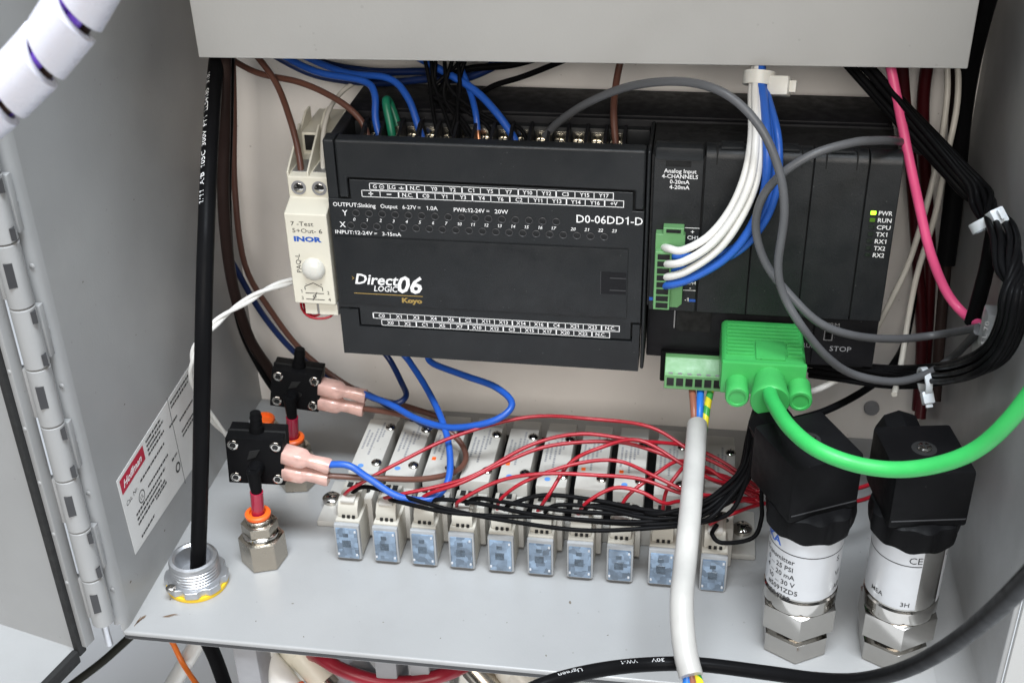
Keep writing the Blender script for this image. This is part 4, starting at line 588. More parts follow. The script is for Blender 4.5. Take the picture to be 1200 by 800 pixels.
for row, n, x0, zz in ((0, 16, 11.2, 58.9), (1, 20, 8.6, 53.3)):
    for i in range(n):
        x = x0 + pit * i
        if led is None:
            led = MB().lathe((x, 0, zz), [(1.62, -0.11), (1.62, -0.34), (1.4, -0.42), (1.22, -0.18), (0.02, -0.13)], 16, 'y').build('indicator_lens', 'lens_rim', fp)
            led.data.materials.append(MATS['hole'])
            for pl in led.data.polygons:
                if math.hypot(pl.center.x, pl.center.z) < 1.0 * MM: pl.material_index = 1
            L0 = (x, zz)
        else: inst(led, (x - L0[0], 0, zz - L0[1]), fp)
logo = MB()
logo.text('Direct', P3(8.2, 27.0, OD), X_, Z_, 4.6, width=18.6, bold=.02, shear=.22); logo.text('LOGIC', P3(16.0, 23.9, OD), X_, Z_, 2.6, width=10.2, bold=.012, shear=.22)
logo.text('06', P3(26.2, 23.9, OD), X_, Z_, 7.4, width=10.4, bold=.025, shear=.22)
logo.build('maker_logo', 'print_white', dr, fix=False)
lg = MB(); lg.flat([(7.3, 22.3), (36.6, 22.3), (36.6, 22.65), (7.3, 22.65)], OD, X_, Z_); lg.text('Koyo', P3(27.6, 19.2, OD), X_, Z_, 2.1, width=8.6, bold=.05)
lg.flat([(6.9, 28.6), (8.1, 29.5), (6.9, 30.6), (7.5, 29.5)], OD, X_, Z_); lg.build('gold_logo', 'print_gold', dr, fix=False)

# right half: four slots, status strip, port block
MB().box(128.8, 220.6, 1.2, 34.9, 23, 88).build('slot_block', 'gap', plc)
def slot_prof(): return [(0, 21.6), (0, 87.5), (0.6, 89.6), (2.2, 90.8), (5, 91.2), (9, 90.6), (9, 84), (14, 84), (14, 21.6)]
for x0, x1 in ((148.8, 168.0), (168.4, 188.4), (188.8, 208.3)):
    c = MB().prism(slot_prof(), 'x', x0, x1).build('slot_cover', 'plc', plc, bevel=0.3)
    for a in (x0 + 4.2, x1 - 4.2):
        MB().box(a - .25, a + .25, -0.08, 6, 85.2, 91.4).build('slot_slit', 'gap', c)
    MB().box(x0 + 5.4, x1 - 5.4, 1.5, 8, 90.9, 91.9, .3).build('slot_hinge', 'plc', c)
st = MB().prism(slot_prof(), 'x', 208.7, 220.6).build('status_strip', 'plc', plc, bevel=0.4)
stx = MB()
for i, s in enumerate(('PWR', 'RUN', 'CPU', 'TX1', 'RX1', 'TX2', 'RX2')):
    zz = 67.4 - i * 2.93
    stx.text(s, (214.2, -0.12, zz), X_, Z_, 1.75, width=5.0 if s in ('PWR', 'RUN', 'CPU') else 4.2, bold=.01)
    m = 'led_on' if i == 0 else 'led_dim' if i == 1 else 'led_off'
    MB().box(211.2, 213.2, -0.35, 0.1, zz + .1, zz + 1.7, .25).build('status_light', m, st)
stx.build('status_lettering', 'print_white', st, fix=False)
MB().box(13, 219, 36, 66, 89.0, 90.2, .5).build('case_top_step', 'plc_dark', plc)
pb = MB().box(129, 221.4, 8.5, 34.9, -5.5, 22.8, 0.8).build('port_block', 'plc_dark', plc)
MB().box(196.5, 221.3, 6.5, 8.4, -3.6, 18.5, .4).build('switch_plate', 'plc_dark', pb)
pt_ = MB(); pt_.text('STOP', (203.4, 6.35, 3.2), X_, Z_, 2.3, width=8.6, bold=.01); pt_.text('TERM', (199.0, 6.35, 14.4), X_, Z_, 1.9, width=7.2, bold=.006); pt_.text('RUN', (192.5, 8.3, 3.0), X_, Z_, 2.2, width=5.6)
pt_.frame2(200.5, 204, 8.0, 12.6, .35, (0, 6.35, 0), X_, Z_); pt_.build('switch_lettering', 'print_grey', pb, fix=False)
MB().box(201.3, 203.2, 5.0, 6.4, 9.2, 11.6, .3).build('mode_switch', 'black_plastic', pb)
MB().box(141, 155, 7.6, 8.4, 8, 19.5).build('port_recess', 'gap', pb)
MB().box(139.9, 140.4, 8.0, 8.4, 9, 20).build('port_edge', 'print_grey', pb)
MB().box(135.2, 162.8, 6.5, 22, -16.5, -1.6, .6).build('power_socket', 'black_plastic', plc)

# analog input card in the first slot
an = thing('analog_input_card', 'black analog input card seated in the first slot beside the model number', 'module', (139, 6, 22))
MB().prism(slot_prof(), 'x', 129.6, 148.2).build('faceplate', 'plc', an, bevel=0.4)
MB().box(129.9, 148.0, -0.9, 6.5, 86.6, 91.9, 1.2).build('hinge_bar', 'plc', an)
MB().box(134, 143.5, -0.06, 0.1, 83.9, 86.2).build('latch_slot', 'gap', an)
am = MB()
for i, (s, wd) in enumerate((('Analog Input', 12.2), ('4-CHANNELS', 13.6), ('0-20mA', 7.4), ('4-20mA', 7.6))):
    am.text(s, (139.5, -0.1, 81.4 - i * 2.2), X_, Z_, 1.6, width=wd, bold=.012, align='c')
for (s, x, zz, h) in (('+', 145.4, 56.2, 1.8), ('CH1', 145.6, 53.8, 1.6), ('CH2', 145.6, 46.5, 1.5), ('CH4', 145.9, 34.0, 1.5), ('-', 145.8, 31.7, 1.8), ('-1', 144.6, 26.3, 1.6)):
    am.text(s, (x, -0.1, zz), X_, Z_, h, align='c', bold=.012)
for a, b, zz in ((142.4, 148.0, 58.6), (143, 148.0, 31.2)): am.flat([(a, zz), (b, zz), (b, zz + .25), (a, zz + .25)], (0, -0.1, 0), X_, Z_)
am.build('card_lettering', 'print_white', an, fix=False)
bs = MB(); bs.flat([(129.7, 25.9), (131.8, 25.9), (131.8, 27.4), (129.7, 27.4)], (0, -0.1, 0), X_, Z_); bs.flat([(145.6, 26.2), (148.1, 26.2), (148.1, 27.4), (145.6, 27.4)], (0, -0.1, 0), X_, Z_); bs.build('blue_stripe', 'print_blue', an, fix=False)

# green pluggable terminal on the card
gp = thing('terminal_plug', 'tall pale green terminal plug on the analog card with white and blue wires', 'connector', (137.5, -2, 26))
MB().prism([(131.4, 25.6), (131.4, 57.6), (134.2, 57.6), (134.2, 60.4), (142.2, 60.4), (142.2, 57.4), (142.8, 57.0), (142.8, 27.2), (141.2, 25.6)], 'y', -4.4, -0.12).build('plug_body', 'plug_green', gp, bevel=.3)
MB().prism([(131.6, 26.0), (131.6, 51.6), (138.0, 51.6), (138.0, 26.0)], 'y', -7.6, -4.42).build('plug_front', 'plug_green', gp, bevel=.3)
for i in range(8):
    zz = 27.0 + i * 3.05
    MB().box(132.6, 137.3, -7.85, -7.5, zz, zz + 2.2).build('wire_port', 'gap', gp)
MB().box(135.4, 141.0, -4.6, -4.4, 58.4, 59.8).build('plug_notch', 'gap', gp)
# green power plug under the port block
gq = thing('terminal_plug', 'wide pale green terminal plug under the port block with three wire cores', 'connector', (149, 4, -14))
MB().prism([(6.4, -2.2), (6.4, -14.5), (-2.2, -14.5), (-2.2, -7.6), (-1.0, -7.0), (3.6, -2.4)], 'x', 137.3, 161.2).build('plug_body', 'plug_green', gq, bevel=.35)
for i in range(6):
    x = 138.4 + i * 3.85
    MB().box(x, x + 2.9, -2.5, -2.15, -12.6, -9.0).build('wire_port', 'gap' if i in (2, 3, 5) else 'hole', gq)
    MB().box(x + .6, x + 2.3, -1.9, -1.1, -7.3, -6.9).build('screw_slot', 'print_grey', gq)

# ------------------------------------------------------------------ wires
WOBJ = {}
def wire_mesh(name, col, r, P, parent=None, n=None):
    return MB().tube(P, r, n=n or (8 if r < 1 else 12), k=6).build(name, 'wire_' + col, parent, ang=80)
CORE = {}
for (nm, col, r, label, cat, grp, P) in W:
    if label == 'CORE': CORE[nm] = (col, r, P); continue
    o = wire_mesh(nm, col, r, P); tag(o, label, cat, grp); WOBJ[label] = (o, P, r)
wc = thing('power_cable', 'thick white jacketed cable hanging in front with brown, blue and striped cores', 'cable', CORE['jacket'][2][-1])
for k, nm in (('jacket', 'jacket'), ('brown_core', 'brown_core'), ('blue_core', 'blue_core'), ('green_core', 'striped_core'), ('tail_blue', 'blue_core'), ('tail_brown', 'brown_core'), ('tail_green', 'striped_core')):
    col, r, P = CORE[k]; wire_mesh(nm, col, r, P, wc, n=18 if k == 'jacket' else 12)
for k in ('brown_core', 'blue_core', 'green_core'):
    P = CORE[k][2]; a, b = Vector(P[0]), Vector(P[1]); mb = MB()
    for j in range(5):
        d = Vector((random.uniform(-.8, .8), random.uniform(-.5, .5), random.uniform(-.3, .3))); mb.cyl(a + d * .6, a + (a - b).normalized() * 2.2 + d, .28, n=6)
    mb.build('copper_strands', 'copper_m', wc)

# print on the two cables
o, P, r = WOBJ['thick black cable with white print running down into the conduit fitting']
mb = MB(); Pr = P[::-1]; tx_ = '1/11  A/B  105C  300V  FT1  LL54185   3181'
Sx = spline(Pr, 8); full = sum((Sx[i + 1] - Sx[i]).length for i in range(len(Sx) - 1)); q = text2d(tx_); tl = (q[3] - q[2]) * 2.1 / CAP * 1.15
wrap_text(mb, tx_, Pr, r, full - 24 - tl, 2.1, (-0.35, -1, 0.3), stretch=1.15)
mb.build('cable_print', 'print_white', o, fix=False)
o, P, r = WOBJ['thick black printed cable sweeping across the bottom front edge to the right']
mb = MB(); Pr = P[::-1]; Sx = spline(Pr, 8); full = sum((Sx[i + 1] - Sx[i]).length for i in range(len(Sx) - 1))
wrap_text(mb, 'Ugreen', Pr, r, full - 29, 1.4, (0, -0.25, 1), stretch=1.5); wrap_text(mb, '30V', Pr, r, full - 60, 1.4, (0, -0.2, 1), stretch=1.5); wrap_text(mb, 'VW-1', Pr, r, full - 50, 1.4, (0, -0.2, 1), stretch=1.3)
mb.build('cable_print', 'print_dim', o, fix=False)

# ------------------------------------------------------------------ serial connector
sc = thing('serial_connector', 'bright green ribbed serial plug with two thumbscrews and green cable', 'connector', (176, -15, 4))
hood = MB().prism([(159.8, 3.5), (190.8, 3.5), (191.6, 6), (191.2, 16), (190, 17.2), (160.6, 17.2), (159.2, 16), (159.0, 6)], 'y', -30, 3).build('hood', 'hood_green', sc, bevel=.7, seg=3)
for i in range(9):
    y = -1.2 - i * 2.75
    if i < 5: MB().box(161.2, 189.2, y - .7, y + .7, 16.9, 18.0, .35).build('grip_rib', 'hood_green', hood)
    else:
        MB().box(161.2, 171.6, y - .7, y + .7, 16.9, 18.0, .35).build('grip_rib', 'hood_green', hood); MB().box(184.2, 190.0, y - .7, y + .7, 16.9, 18.0, .35).build('grip_rib', 'hood_green', hood)
MB().box(172.2, 183.4, -27, -13.4, 17.0, 18.1, .4).build('blank_tab', 'hood_green', hood)
MB().box(159.4, 191.2, -31.2, -28.6, 4, 17.9, .6).build('hood_rim', 'hood_green', hood)
for x in (165.6, 189.0):
    MB().lathe((x, -30, 8.4), [(4.4, 0), (4.5, -6), (4.5, -10.2), (4.1, -10.9), (3.2, -10.9), (3.0, -10.4), (.1, -10.4)], 22, 'y').build('thumbscrew', 'hood_green', sc)
mb = MB(); mb.M = Matrix.Translation((177.6, -29, 11.5)) @ Matrix.Rotation(math.radians(6), 4, 'X')
mb.lathe((0, 0, 0), [(5.4, 1), (5.8, -3), (6.6, -9), (7.4, -14), (7.4, -15.2), (7.0, -15.8), (.1, -15.8)], 32, 'y'); mb.build('strain_relief', 'hood_green', sc)
col, r, P = CORE['serial']; wire_mesh('cable', col, r, [(177.8, -40, 13)] + P, sc, n=18)

# ------------------------------------------------------------------ signal conditioner
ic = thing('signal_conditioner', 'narrow cream signal conditioner with round white knob left of the controller', 'module', (-10, 30, 15))
A0, A1 = -19.3, -1.4
MB().prism([(0, 15.6), (0, 57.2), (9, 60.5), (9, 69.6), (12, 70.5), (31, 70.5), (31, 80), (60, 80), (60, 10), (10, 10), (10, 15.6)], 'x', A0, A1).build('housing', 'ivory', ic, bevel=.6)
MB().box(-17, -4, 10, 75.9, 30, 55).build('rail_foot', 'print_grey', ic)
for x in (A0, -10.9, A1 - .9): MB().prism([(9.2, 69.5), (9.2, 71.6), (30, 84), (31, 84), (31, 69.5)], 'x', x + .02, x + .9).build('terminal_wall', 'ivory', ic, bevel=.2)
for x in (A0, -10.9, A1 - .9): MB().prism([(31.1, 80.1), (31.1, 81), (40, 86), (46, 86), (46, 80.1)], 'x', x + .03, x + .9).build('terminal_wall', 'ivory', ic)
for x in (-14.7, -6.0):
    h = MB().lathe((x, 8.95, 64.9), [(3.1, 0.02), (3.1, -0.35), (2.75, -0.4), (2.6, -0.1), (.02, -.08)], 20, 'y').build('screw_hole', 'print_grey', ic)
    MB().lathe((x, 8.8, 64.9), [(2.1, 0), (2.1, -.25), (1.8, -.4), (.02, -.4)], 16, 'y').build('screw', 'steel', h)
    MB().box(x - 1.6, x + 1.6, 8.3, 8.42, 64.6, 65.2).build('slot', 'gap', h)
    MB().box(x - 2.5, x + 2.5, 30.2, 31.05, 72.5, 79).build('wire_opening', 'gap', ic)
    MB().box(x - 3, x + 3, 12, 24, 70.52, 70.9).build('clamp_plate', 'zinc', ic)
MB().lathe((-9.2, 0, 32.6), [(5.0, 0.2), (5.0, -0.8), (4.6, -1.9), (3.6, -2.9), (2.0, -3.5), (.05, -3.7)], 28, 'y').build('knob', 'knob', ic)
MB().box(A0 + 3.4, A1, 3, 9.9, 9.0, 15.4, .3).build('lower_terminals', 'print_grey', ic)
MB().box(A0 + 3.6, -10.6, 2.2, 3, 9.6, 14.6).build('lower_terminal_face', 'ivory', ic); MB().box(-9.6, A1 - .2, 2.2, 3, 9.6, 14.6).build('lower_terminal_face', 'ivory', ic)
O1 = -0.1; t = MB()
t.text('7 -Test', (-16.8, O1, 52.0), X_, Z_, 1.9, width=9.6); t.text('5+Out- 6', (-16.4, O1, 48.9), X_, Z_, 1.9, width=12.6)
t.text('PAQ-L', (-14.6, O1, 30.5), Z_, -X_, 2.0, width=8.6)
t.text('1', (-16.0, O1, 20.8), X_, Z_, 1.6); t.text('3', (-16.0, O1, 17.6), X_, Z_, 1.6); t.text('2', (-4.6, O1, 20.6), X_, Z_, 1.6); t.text('4', (-4.4, O1, 17.4), X_, Z_, 1.6)
for a, b, c, d in ((-14, 20.9, -6, 20.9), (-14, 18.0, -6, 17.9), (-14, 22.3, -14, 24), (-14, 24, -10.2, 25.8), (-10.2, 25.8, -6.4, 23.8), (-6.4, 23.8, -6.4, 22.2), (-11.2, 17.4, -9.0, 21.4)):
    u = Vector((c - a, 0, d - b)); n_ = Vector((-(d - b), 0, c - a)).normalized() * .16; s = Vector((a, O1, b)); t.add([s - n_, s + u - n_, s + u + n_, s + n_], [(0, 1, 2, 3)])
ringflat(t, -10.2, 19.4, .8, .25, (0, O1, 0), X_, Z_, 10); t.text('-', (-13.6, O1, 24.6), X_, Z_, 1.4); t.text('+', (-7.2, O1, 24.6), X_, Z_, 1.2)
t.build('printed_legend', 'print_black', ic, fix=False)
t = MB(); t.text('INOR', (-16.2, O1, 45.0), X_, Z_, 2.1, width=11.8, bold=.05); t.build('blue_logo', 'print_blue', ic, fix=False)

# ------------------------------------------------------------------ valve row
mf = thing('valve_manifold', 'metal manifold base bolted to the floor under the row of valves', 'manifold', (80, 10, ZF))
MB().box(-6, 170, -18, 40, ZF + 0.05, -77, 1).build('base_rail', 'valve_metal', mf)
MB().box(-2.5, 152, -16, 38, -76.9, -72, .8).build('seal_strip', 'black_plastic', mf)
for x, d in ((-14, 1), (168, 1)):
    MB().box(x, x + 12, -22, 8, ZF + .1, ZF + 3.2, .8).build('mounting_ear', 'valve_metal', mf)
def screw_head(mb, c, r, h=1.6):
    mb.lathe(c, [(r, 0), (r, h * .5), (r * .7, h * .9), (r * .15, h)], 18)
    return mb
for x, y in ((-11.0, -7), (174.5, -6)):
    s_ = screw_head(MB(), (x, y, ZF + 3.3), 4.3, 3.2).build('mounting_screw', 'steel', mf)
    q = MB(); q.box(x - 2.6, x + 2.6, y - .45, y + .45, ZF + 5.9, ZF + 6.45); q.box(x - .45, x + .45, y - 2.6, y + 2.6, ZF + 5.9, ZF + 6.4); q.build('screw_slot', 'gap', s_)
PX = [6.7, 23.4, 39.9, 56.4, 73.2, 90.0, 106.7, 123.3, 140.6]
def make_valve(cx, label):
    v = thing('solenoid_valve', label, 'valve', (cx, 0, ZF), 'solenoid valves in the row')
    MB().box(cx - 5.2, cx + 8.0, -17.5, 24, -71.9, -58.2, .7).build('valve_body', 'valve', v)
    MB().box(cx - 5.0, cx + 7.8, 24.2, 33, -71.9, -60.0, .6).build('rear_block', 'valve_metal', v)
    MB().box(cx + 0.2, cx + 7.6, -27.5, -17.6, -85, -64.5, .7).build('end_block', 'valve', v)
    pl_ = MB().box(cx - 5.4, cx + 5.4, -40.6, -17.7, -85.2, -66.6, .6).build('pilot_block', 'clip', v)
    lf = MB().box(cx - 5.6, cx + 5.6, -43.2, -40.7, -85.6, -67.0, .9).build('lens_frame', 'lens_frame', v)
    MB().box(cx - 4.7, cx + 4.7, -43.9, -43.0, -84.6, -68.4, .5).build('lens', 'lens', lf)
    for (a, b, c_, d) in ((-2.2, 1.6, -78.4, -74.6), (-1.6, .8, -72.8, -70.8)):
        MB().box(cx + a, cx + b, -44.05, -43.85, c_, d).build('lens_chip', 'lens_chip', lf, bevel=.3)
    for (a, b) in ((-4.6, -82.8), (3.4, -82.8), (3.4, -70.2)):  # small pale boxes painted in as corner glints
        MB().box(cx + a, cx + a + .9, -44.1, -43.8, b, b + 1.1, .3).build('painted_glint', 'lens_glint', lf)
    cl = MB().prism([(-38.5, -66.5), (-38.5, -62.5), (-36, -59.2), (-24, -58.6), (-22, -60), (-22, -66.5)], 'x', cx - 4.6, cx + 4.2).build('plug_clip', 'clip', v, bevel=.4)
    MB().box(cx - 3.2, cx + 2.8, -37.6, -29, -59.4, -58.2, .3).build('clip_lever', 'valve', cl)
    for a in (-2.6, -.4, 1.8): MB().box(cx + a, cx + a + 1.2, -39.3, -38.5, -66.2, -65.0).build('clip_pin', 'gap', cl)
    MB().box(cx - 2.8, cx - .6, -27.5, -24.5, -58.6, -58.2).build('wire_entry', 'gap', cl); MB().box(cx + .4, cx + 2.6, -27.5, -24.5, -58.6, -58.2).build('wire_entry', 'gap', cl)
    for (x, y) in ((cx + 6.0, 17.5), (cx + 6.0, -10)):
        s_ = screw_head(MB(), (x, y, -58.2), 2.3, 1.5).build('valve_screw', 'steel', v)
        q = MB(); q.box(x - 1.3, x + 1.3, y - .25, y + .25, -57.0, -56.68); q.box(x - .25, x + .25, y - 1.3, y + 1.3, -57.0, -56.7); q.build('screw_slot', 'gap', s_)
    MB().lathe((cx + 4.2, -22, -64.5), [(1.5, 0), (1.5, .1), (.1, .12)], 12).build('manual_button', 'hole', v)
    pr = MB()                                                     # tiny print running along the body
    rnd = random.Random(3)
    for k_, (a, y0, y1) in enumerate(((-3.6, 0, 14), (-1.8, 2, 12), (.2, -4, 16), (2.0, 6, 20), (3.4, 10, 15))):
        y = y0
        while y < y1:
            q = rnd.uniform(.8, 2.2); pr.flat([(cx + a, y), (cx + a + .9, y), (cx + a + .9, y + q * .75), (cx + a, y + q * .75)], (0, 0, -58.14), X_, Y_); y += q
    pr.build('body_print', 'print_grey', v, fix=False)
    return v
ordw = ['leftmost', 'second', 'third', 'fourth', 'fifth', 'sixth', 'seventh', 'eighth', 'ninth', 'tenth']
v0 = make_valve(PX[0], 'leftmost gray solenoid valve of the row with blue lens')
vals = [v0]
for i in range(1, 9): vals.append(copy_thing(v0, (PX[i] - PX[0], 0, 0), ordw[i] + ' gray solenoid valve from the left, blue lens in front'))
vals.append(copy_thing(v0, (161.9 - PX[0], 0, -1.2), 'rightmost gray solenoid valve, set apart right of the white cable'))
for i, x in enumerate(PX + [161.9]):
    if i in (2, 4, 6, 7): MB().box(x - 3.4, x - 1.6, -4.6, -2.4, -58.18, -58.08).build('red_mark', 'collar_orange', vals[i])
    if i in (0, 1, 4, 5, 7): MB().lathe((x - .6, -12.5, -58.16), [(1.35, 0), (1.35, .08), (.1, .09)], 14).build('blue_dot', 'blue_dot' if 'blue_dot' in MATS else 'lens', vals[i])

# ------------------------------------------------------------------ conduit fitting
cf = thing('conduit_fitting', 'threaded gray conduit fitting in the floor with black cable through it', 'fitting', (-54.2, -64.4, ZF))
prof = [(13.0, .1), (13.0, 4.5), (10.4, 5.2)]
z = 5.4
for k in range(5): prof += [(10.4, z), (9.7, z + .55), (10.4, z + 1.1)]; z += 1.5
prof += [(10.4, 13), (9.9, 14.2), (8.6, 14.6), (7.6, 13.8), (7.3, 11), (7.2, .4)]
MB().lathe((-54.2, -64.4, ZF), [(10.2, .1)] + prof[2:], 36).build('threaded_sleeve', 'zinc', cf)
ln = []
for i in range(48):
    a = 2 * PI * i / 48; r = 13.4 if (i % 6) in (0, 1, 2, 3) else 12.0
    ln.append((-54.2 + r * math.cos(a), -64.4 + r * math.sin(a)))
lo = MB().prism(ln, 'z', ZF + 2.0, ZF + 5.4).build('locknut', 'zinc', cf, bevel=.4)
MB().lathe((-54.2, -64.4, ZF), [(12.9, .1), (13.1, 1.0), (12.9, 1.95), (10.3, 1.95)], 40).build('yellow_gasket', 'yellow', cf)
s_ = MB(); s_.M = Matrix.Translation((-60.8, -75.6, ZF + 5.6)); screw_head(s_, (0, 0, 0), 2.2, 1.6); s_.build('set_screw', 'steel', cf)
MB().lathe((-54.2, -64.4, ZF), [(7.1, .3), (.1, .35)], 24).build('bore', 'gap', cf)
MB().lathe((-54.2, -64.4, ZF - 9), [(9, 0), (12, 1), (12, 6.4)], 24).build('lower_nut', 'zinc', cf)

# ------------------------------------------------------------------ tube fittings
def fitting(x, y, label, tube_to=None, rot=.2):
    t = thing('tube_fitting', label, 'fitting', (x, y, ZF), 'push in tube fittings')
    h = lambda r, z0, z1, nm, m, c=.8: MB().lathe((x, y, ZF), [(r - c, z0), (r, z0 + c * .6), (r, z1 - c * .6), (r - c, z1)], hexn=6, a0=rot).build(nm, m, t)
    h(9.9, .05, 14.0, 'hex_nut', 'nickel')
    MB().lathe((x, y, ZF), [(7.6, 14.0), (7.9, 14.8), (7.9, 16), (7.0, 16.6)], 28).build('washer', 'steel', t)
    h(7.8, 16.6, 21.5, 'upper_hex', 'nickel', .6)
    MB().lathe((x, y, ZF), [(5.6, 21.5), (5.6, 23.5), (4.5, 24.2)], 24).build('barrel', 'nickel', t)
    MB().lathe((x, y, ZF), [(4.6, 24.0), (5.4, 24.4), (5.5, 25.6), (4.9, 26.2), (3.6, 26.2), (3.4, 25)], 28).build('release_collar', 'collar_orange', t)
    return t
F1, F2, F3 = (-30.4, -46.4), (-32.2, 9.0), (-50.6, 22)
fitting(*F1, 'nickel tube fitting with orange collar standing nearest the front edge', rot=.35)
fitting(*F2, 'nickel tube fitting under the upper pressure switch, behind the lower switch')
fitting(*F3, 'nickel tube fitting with empty orange collar in the left rear corner')
tag(MB().tube([(F1[0], F1[1], ZF + 23), (F1[0] + .5, F1[1], ZF + 30), (F1[0] + 1.0, F1[1], ZF + 37)], 2.8, n=16).build('red_tube', 'tube_red'), 'short red tube joining the lower switch to the front fitting', 'tube')
tag(MB().tube([(F2[0], F2[1], ZF + 23), (F2[0] + .6, F2[1], ZF + 30), (F2[0] + 1.2, F2[1], ZF + 37)], 2.8, n=16).build('red_tube', 'tube_red'), 'short red tube joining the upper switch to the fitting below it', 'tube')

# ------------------------------------------------------------------ pressure switches
def pswitch(corner, ex, ez, wd, ht, dp, barb, label):
    """front lower-left corner, direction across, direction up"""
    c = Vector(corner); ex = Vector(ex).normalized(); ez = Vector(ez); ez = (ez - ex * ez.dot(ex)).normalized(); ey = ez.cross(ex)
    M = Matrix((( ex.x, ey.x, ez.x, c.x), (ex.y, ey.y, ez.y, c.y), (ex.z, ey.z, ez.z, c.z), (0, 0, 0, 1)))
    s = thing('pressure_switch', label, 'switch', c + ex * wd / 2, 'black pressure switches')
    def m_(): b = MB(); b.M = M; return b
    m_().box(0, wd, 0, dp, 0, ht, .5).build('housing', 'black_plastic', s)
    m_().box(-.2, wd + .2, dp * .45, dp * .55, -.2, ht + .2, .2).build('housing_seam', 'gap', s)
    for x, z in ((3.2, 3.2), (wd - 3.0, 3.2), (3.2, ht - 3.2), (wd - 3.0, ht - 3.2)):
        r_ = m_().lathe((x, 0, z), [(2.3, 0), (2.3, -.35), (1.9, -.6), (1.3, -.55), (1.2, -.1)], 18, 'y').build('rivet', 'steel', s)
        m_().lathe((x, -.02, z), [(1.15, 0), (1.15, -.2), (.05, -.2)], 12, 'y').build('rivet_bore', 'hole', r_)
    m_().prism([(wd * .36, ht * .55), (wd * .52, ht * .62), (wd * .6, ht * .78), (wd * .42, ht * .74)], 'y', -.5, .1).build('arrow_mark', 'gap', s)
    m_().lathe((wd * .58, 0, ht * .42), [(1.3, 0), (1.3, -.4), (.9, -.5), (.05, -.3)], 12, 'y').build('boss', 'hole', s)
    b = MB(); top = c + ex * wd * .5 + ey * dp * .5 + ez * ht
    b.cyl(top - ez, top + ez * 3, 3.3, 3.0, 18); b.cyl(top + ez * 3, top + ez * 9, 2.6, 2.3, 18); b.cyl(top + ez * 6.5, top + ez * 9.2, 2.7, 2.1, 18); b.build('upper_barb', 'black_plastic', s)
    b = MB(); bt = Vector(barb); lo_ = bt + Vector((0, 0, 8.6)); b.cyl(lo_ + ey * 6, lo_ - ey * .5, 3.2, 3.0, 18)
    b.cyl(lo_ + Vector((0, 0, 2.4)), bt + Vector((0, 0, 2)), 2.9, 2.5, 18); b.cyl(bt + Vector((0, 0, 3)), bt - Vector((0, 0, 1.5)), 2.5, 2.2, 18); b.build('lower_barb', 'black_plastic', s)
    return M
pswitch((-43.0, -42, -49.6), (1, .10, -.05), (.05, 0.04, 1), 24.0, 22.6, 13, (F1[0] + 1.0, F1[1], ZF + 37), 'black four riveted pressure switch, lower one above the front fitting')
pswitch((-42.6, 13, -47.0), (1, .10, -.16), (.07, 0.04, 1), 22.6, 19.6, 12, (F2[0] + 1.2, F2[1], ZF + 37), 'black four riveted pressure switch, upper one against the back')
def spade(a, b, label):
    a, b = Vector(a), Vector(b); T = (b - a).normalized(); up2 = (Z_ - T * T.z).normalized(); sd = T.cross(up2)
    t = thing('insulated_terminal', label, 'terminal', a, 'pink insulated terminals')
    Ln = (b - a).length; M = Matrix(((T.x, sd.x, up2.x, a.x), (T.y, sd.y, up2.y, a.y), (T.z, sd.z, up2.z, a.z), (0, 0, 0, 1)))
    m = MB(); m.M = M; S = []
    for (u, wy, wz) in ((-.5, 3.2, 2.9), (0, 3.9, 3.4), (Ln * .34, 3.9, 3.4), (Ln * .44, 3.6, 3.2), (Ln * .52, 2.6, 2.2), (Ln * .66, 2.4, 2.3), (Ln * .94, 2.7, 2.8), (Ln, 2.5, 2.6)):
        S.append((u, wy, wz))
    v = []; f = []; n = 16
    for (u, wy, wz) in S:
        for i in range(n):
            an_ = 2 * PI * i / n; cc, ss = math.cos(an_), math.sin(an_); v.append((u, wy * abs(cc) ** .4 * (1 if cc > 0 else -1), wz * abs(ss) ** .4 * (1 if ss > 0 else -1)))
    for j in range(len(S) - 1):
        for i in range(n): f.append((j * n + i, j * n + (i + 1) % n, (j + 1) * n + (i + 1) % n, (j + 1) * n + i))
    f += [tuple(range(n - 1, -1, -1)), tuple((len(S) - 1) * n + i for i in range(n))]
    m.add(v, f); m.build('vinyl_sleeve', 'pink_vinyl', t, ang=60)
    q = MB(); q.M = M; q.box(-4.2, Ln * .42, -2.6, 2.6, -.4, .4); q.cyl((Ln * .5, 0, 0), (Ln * .95, 0, 0), 1.7, n=12); q.build('blade', 'screw', t)
spade((-19.0, -36, -36.8), (0.8, -37, -41.0), 'pink insulated terminal on the lower switch, upper one with blue wire')
spade((-19.8, -36, -45.4), (-0.5, -37, -47.6), 'pink insulated terminal on the lower switch, lower one with brown wire')
spade((-19.2, 19, -38.4), (2.2, 18, -41.9), 'pink insulated terminal on the upper switch, upper one with blue wires')
spade((-20.2, 19, -46.6), (0.4, 18, -49.4), 'pink insulated terminal on the upper switch, lower one with brown wire')

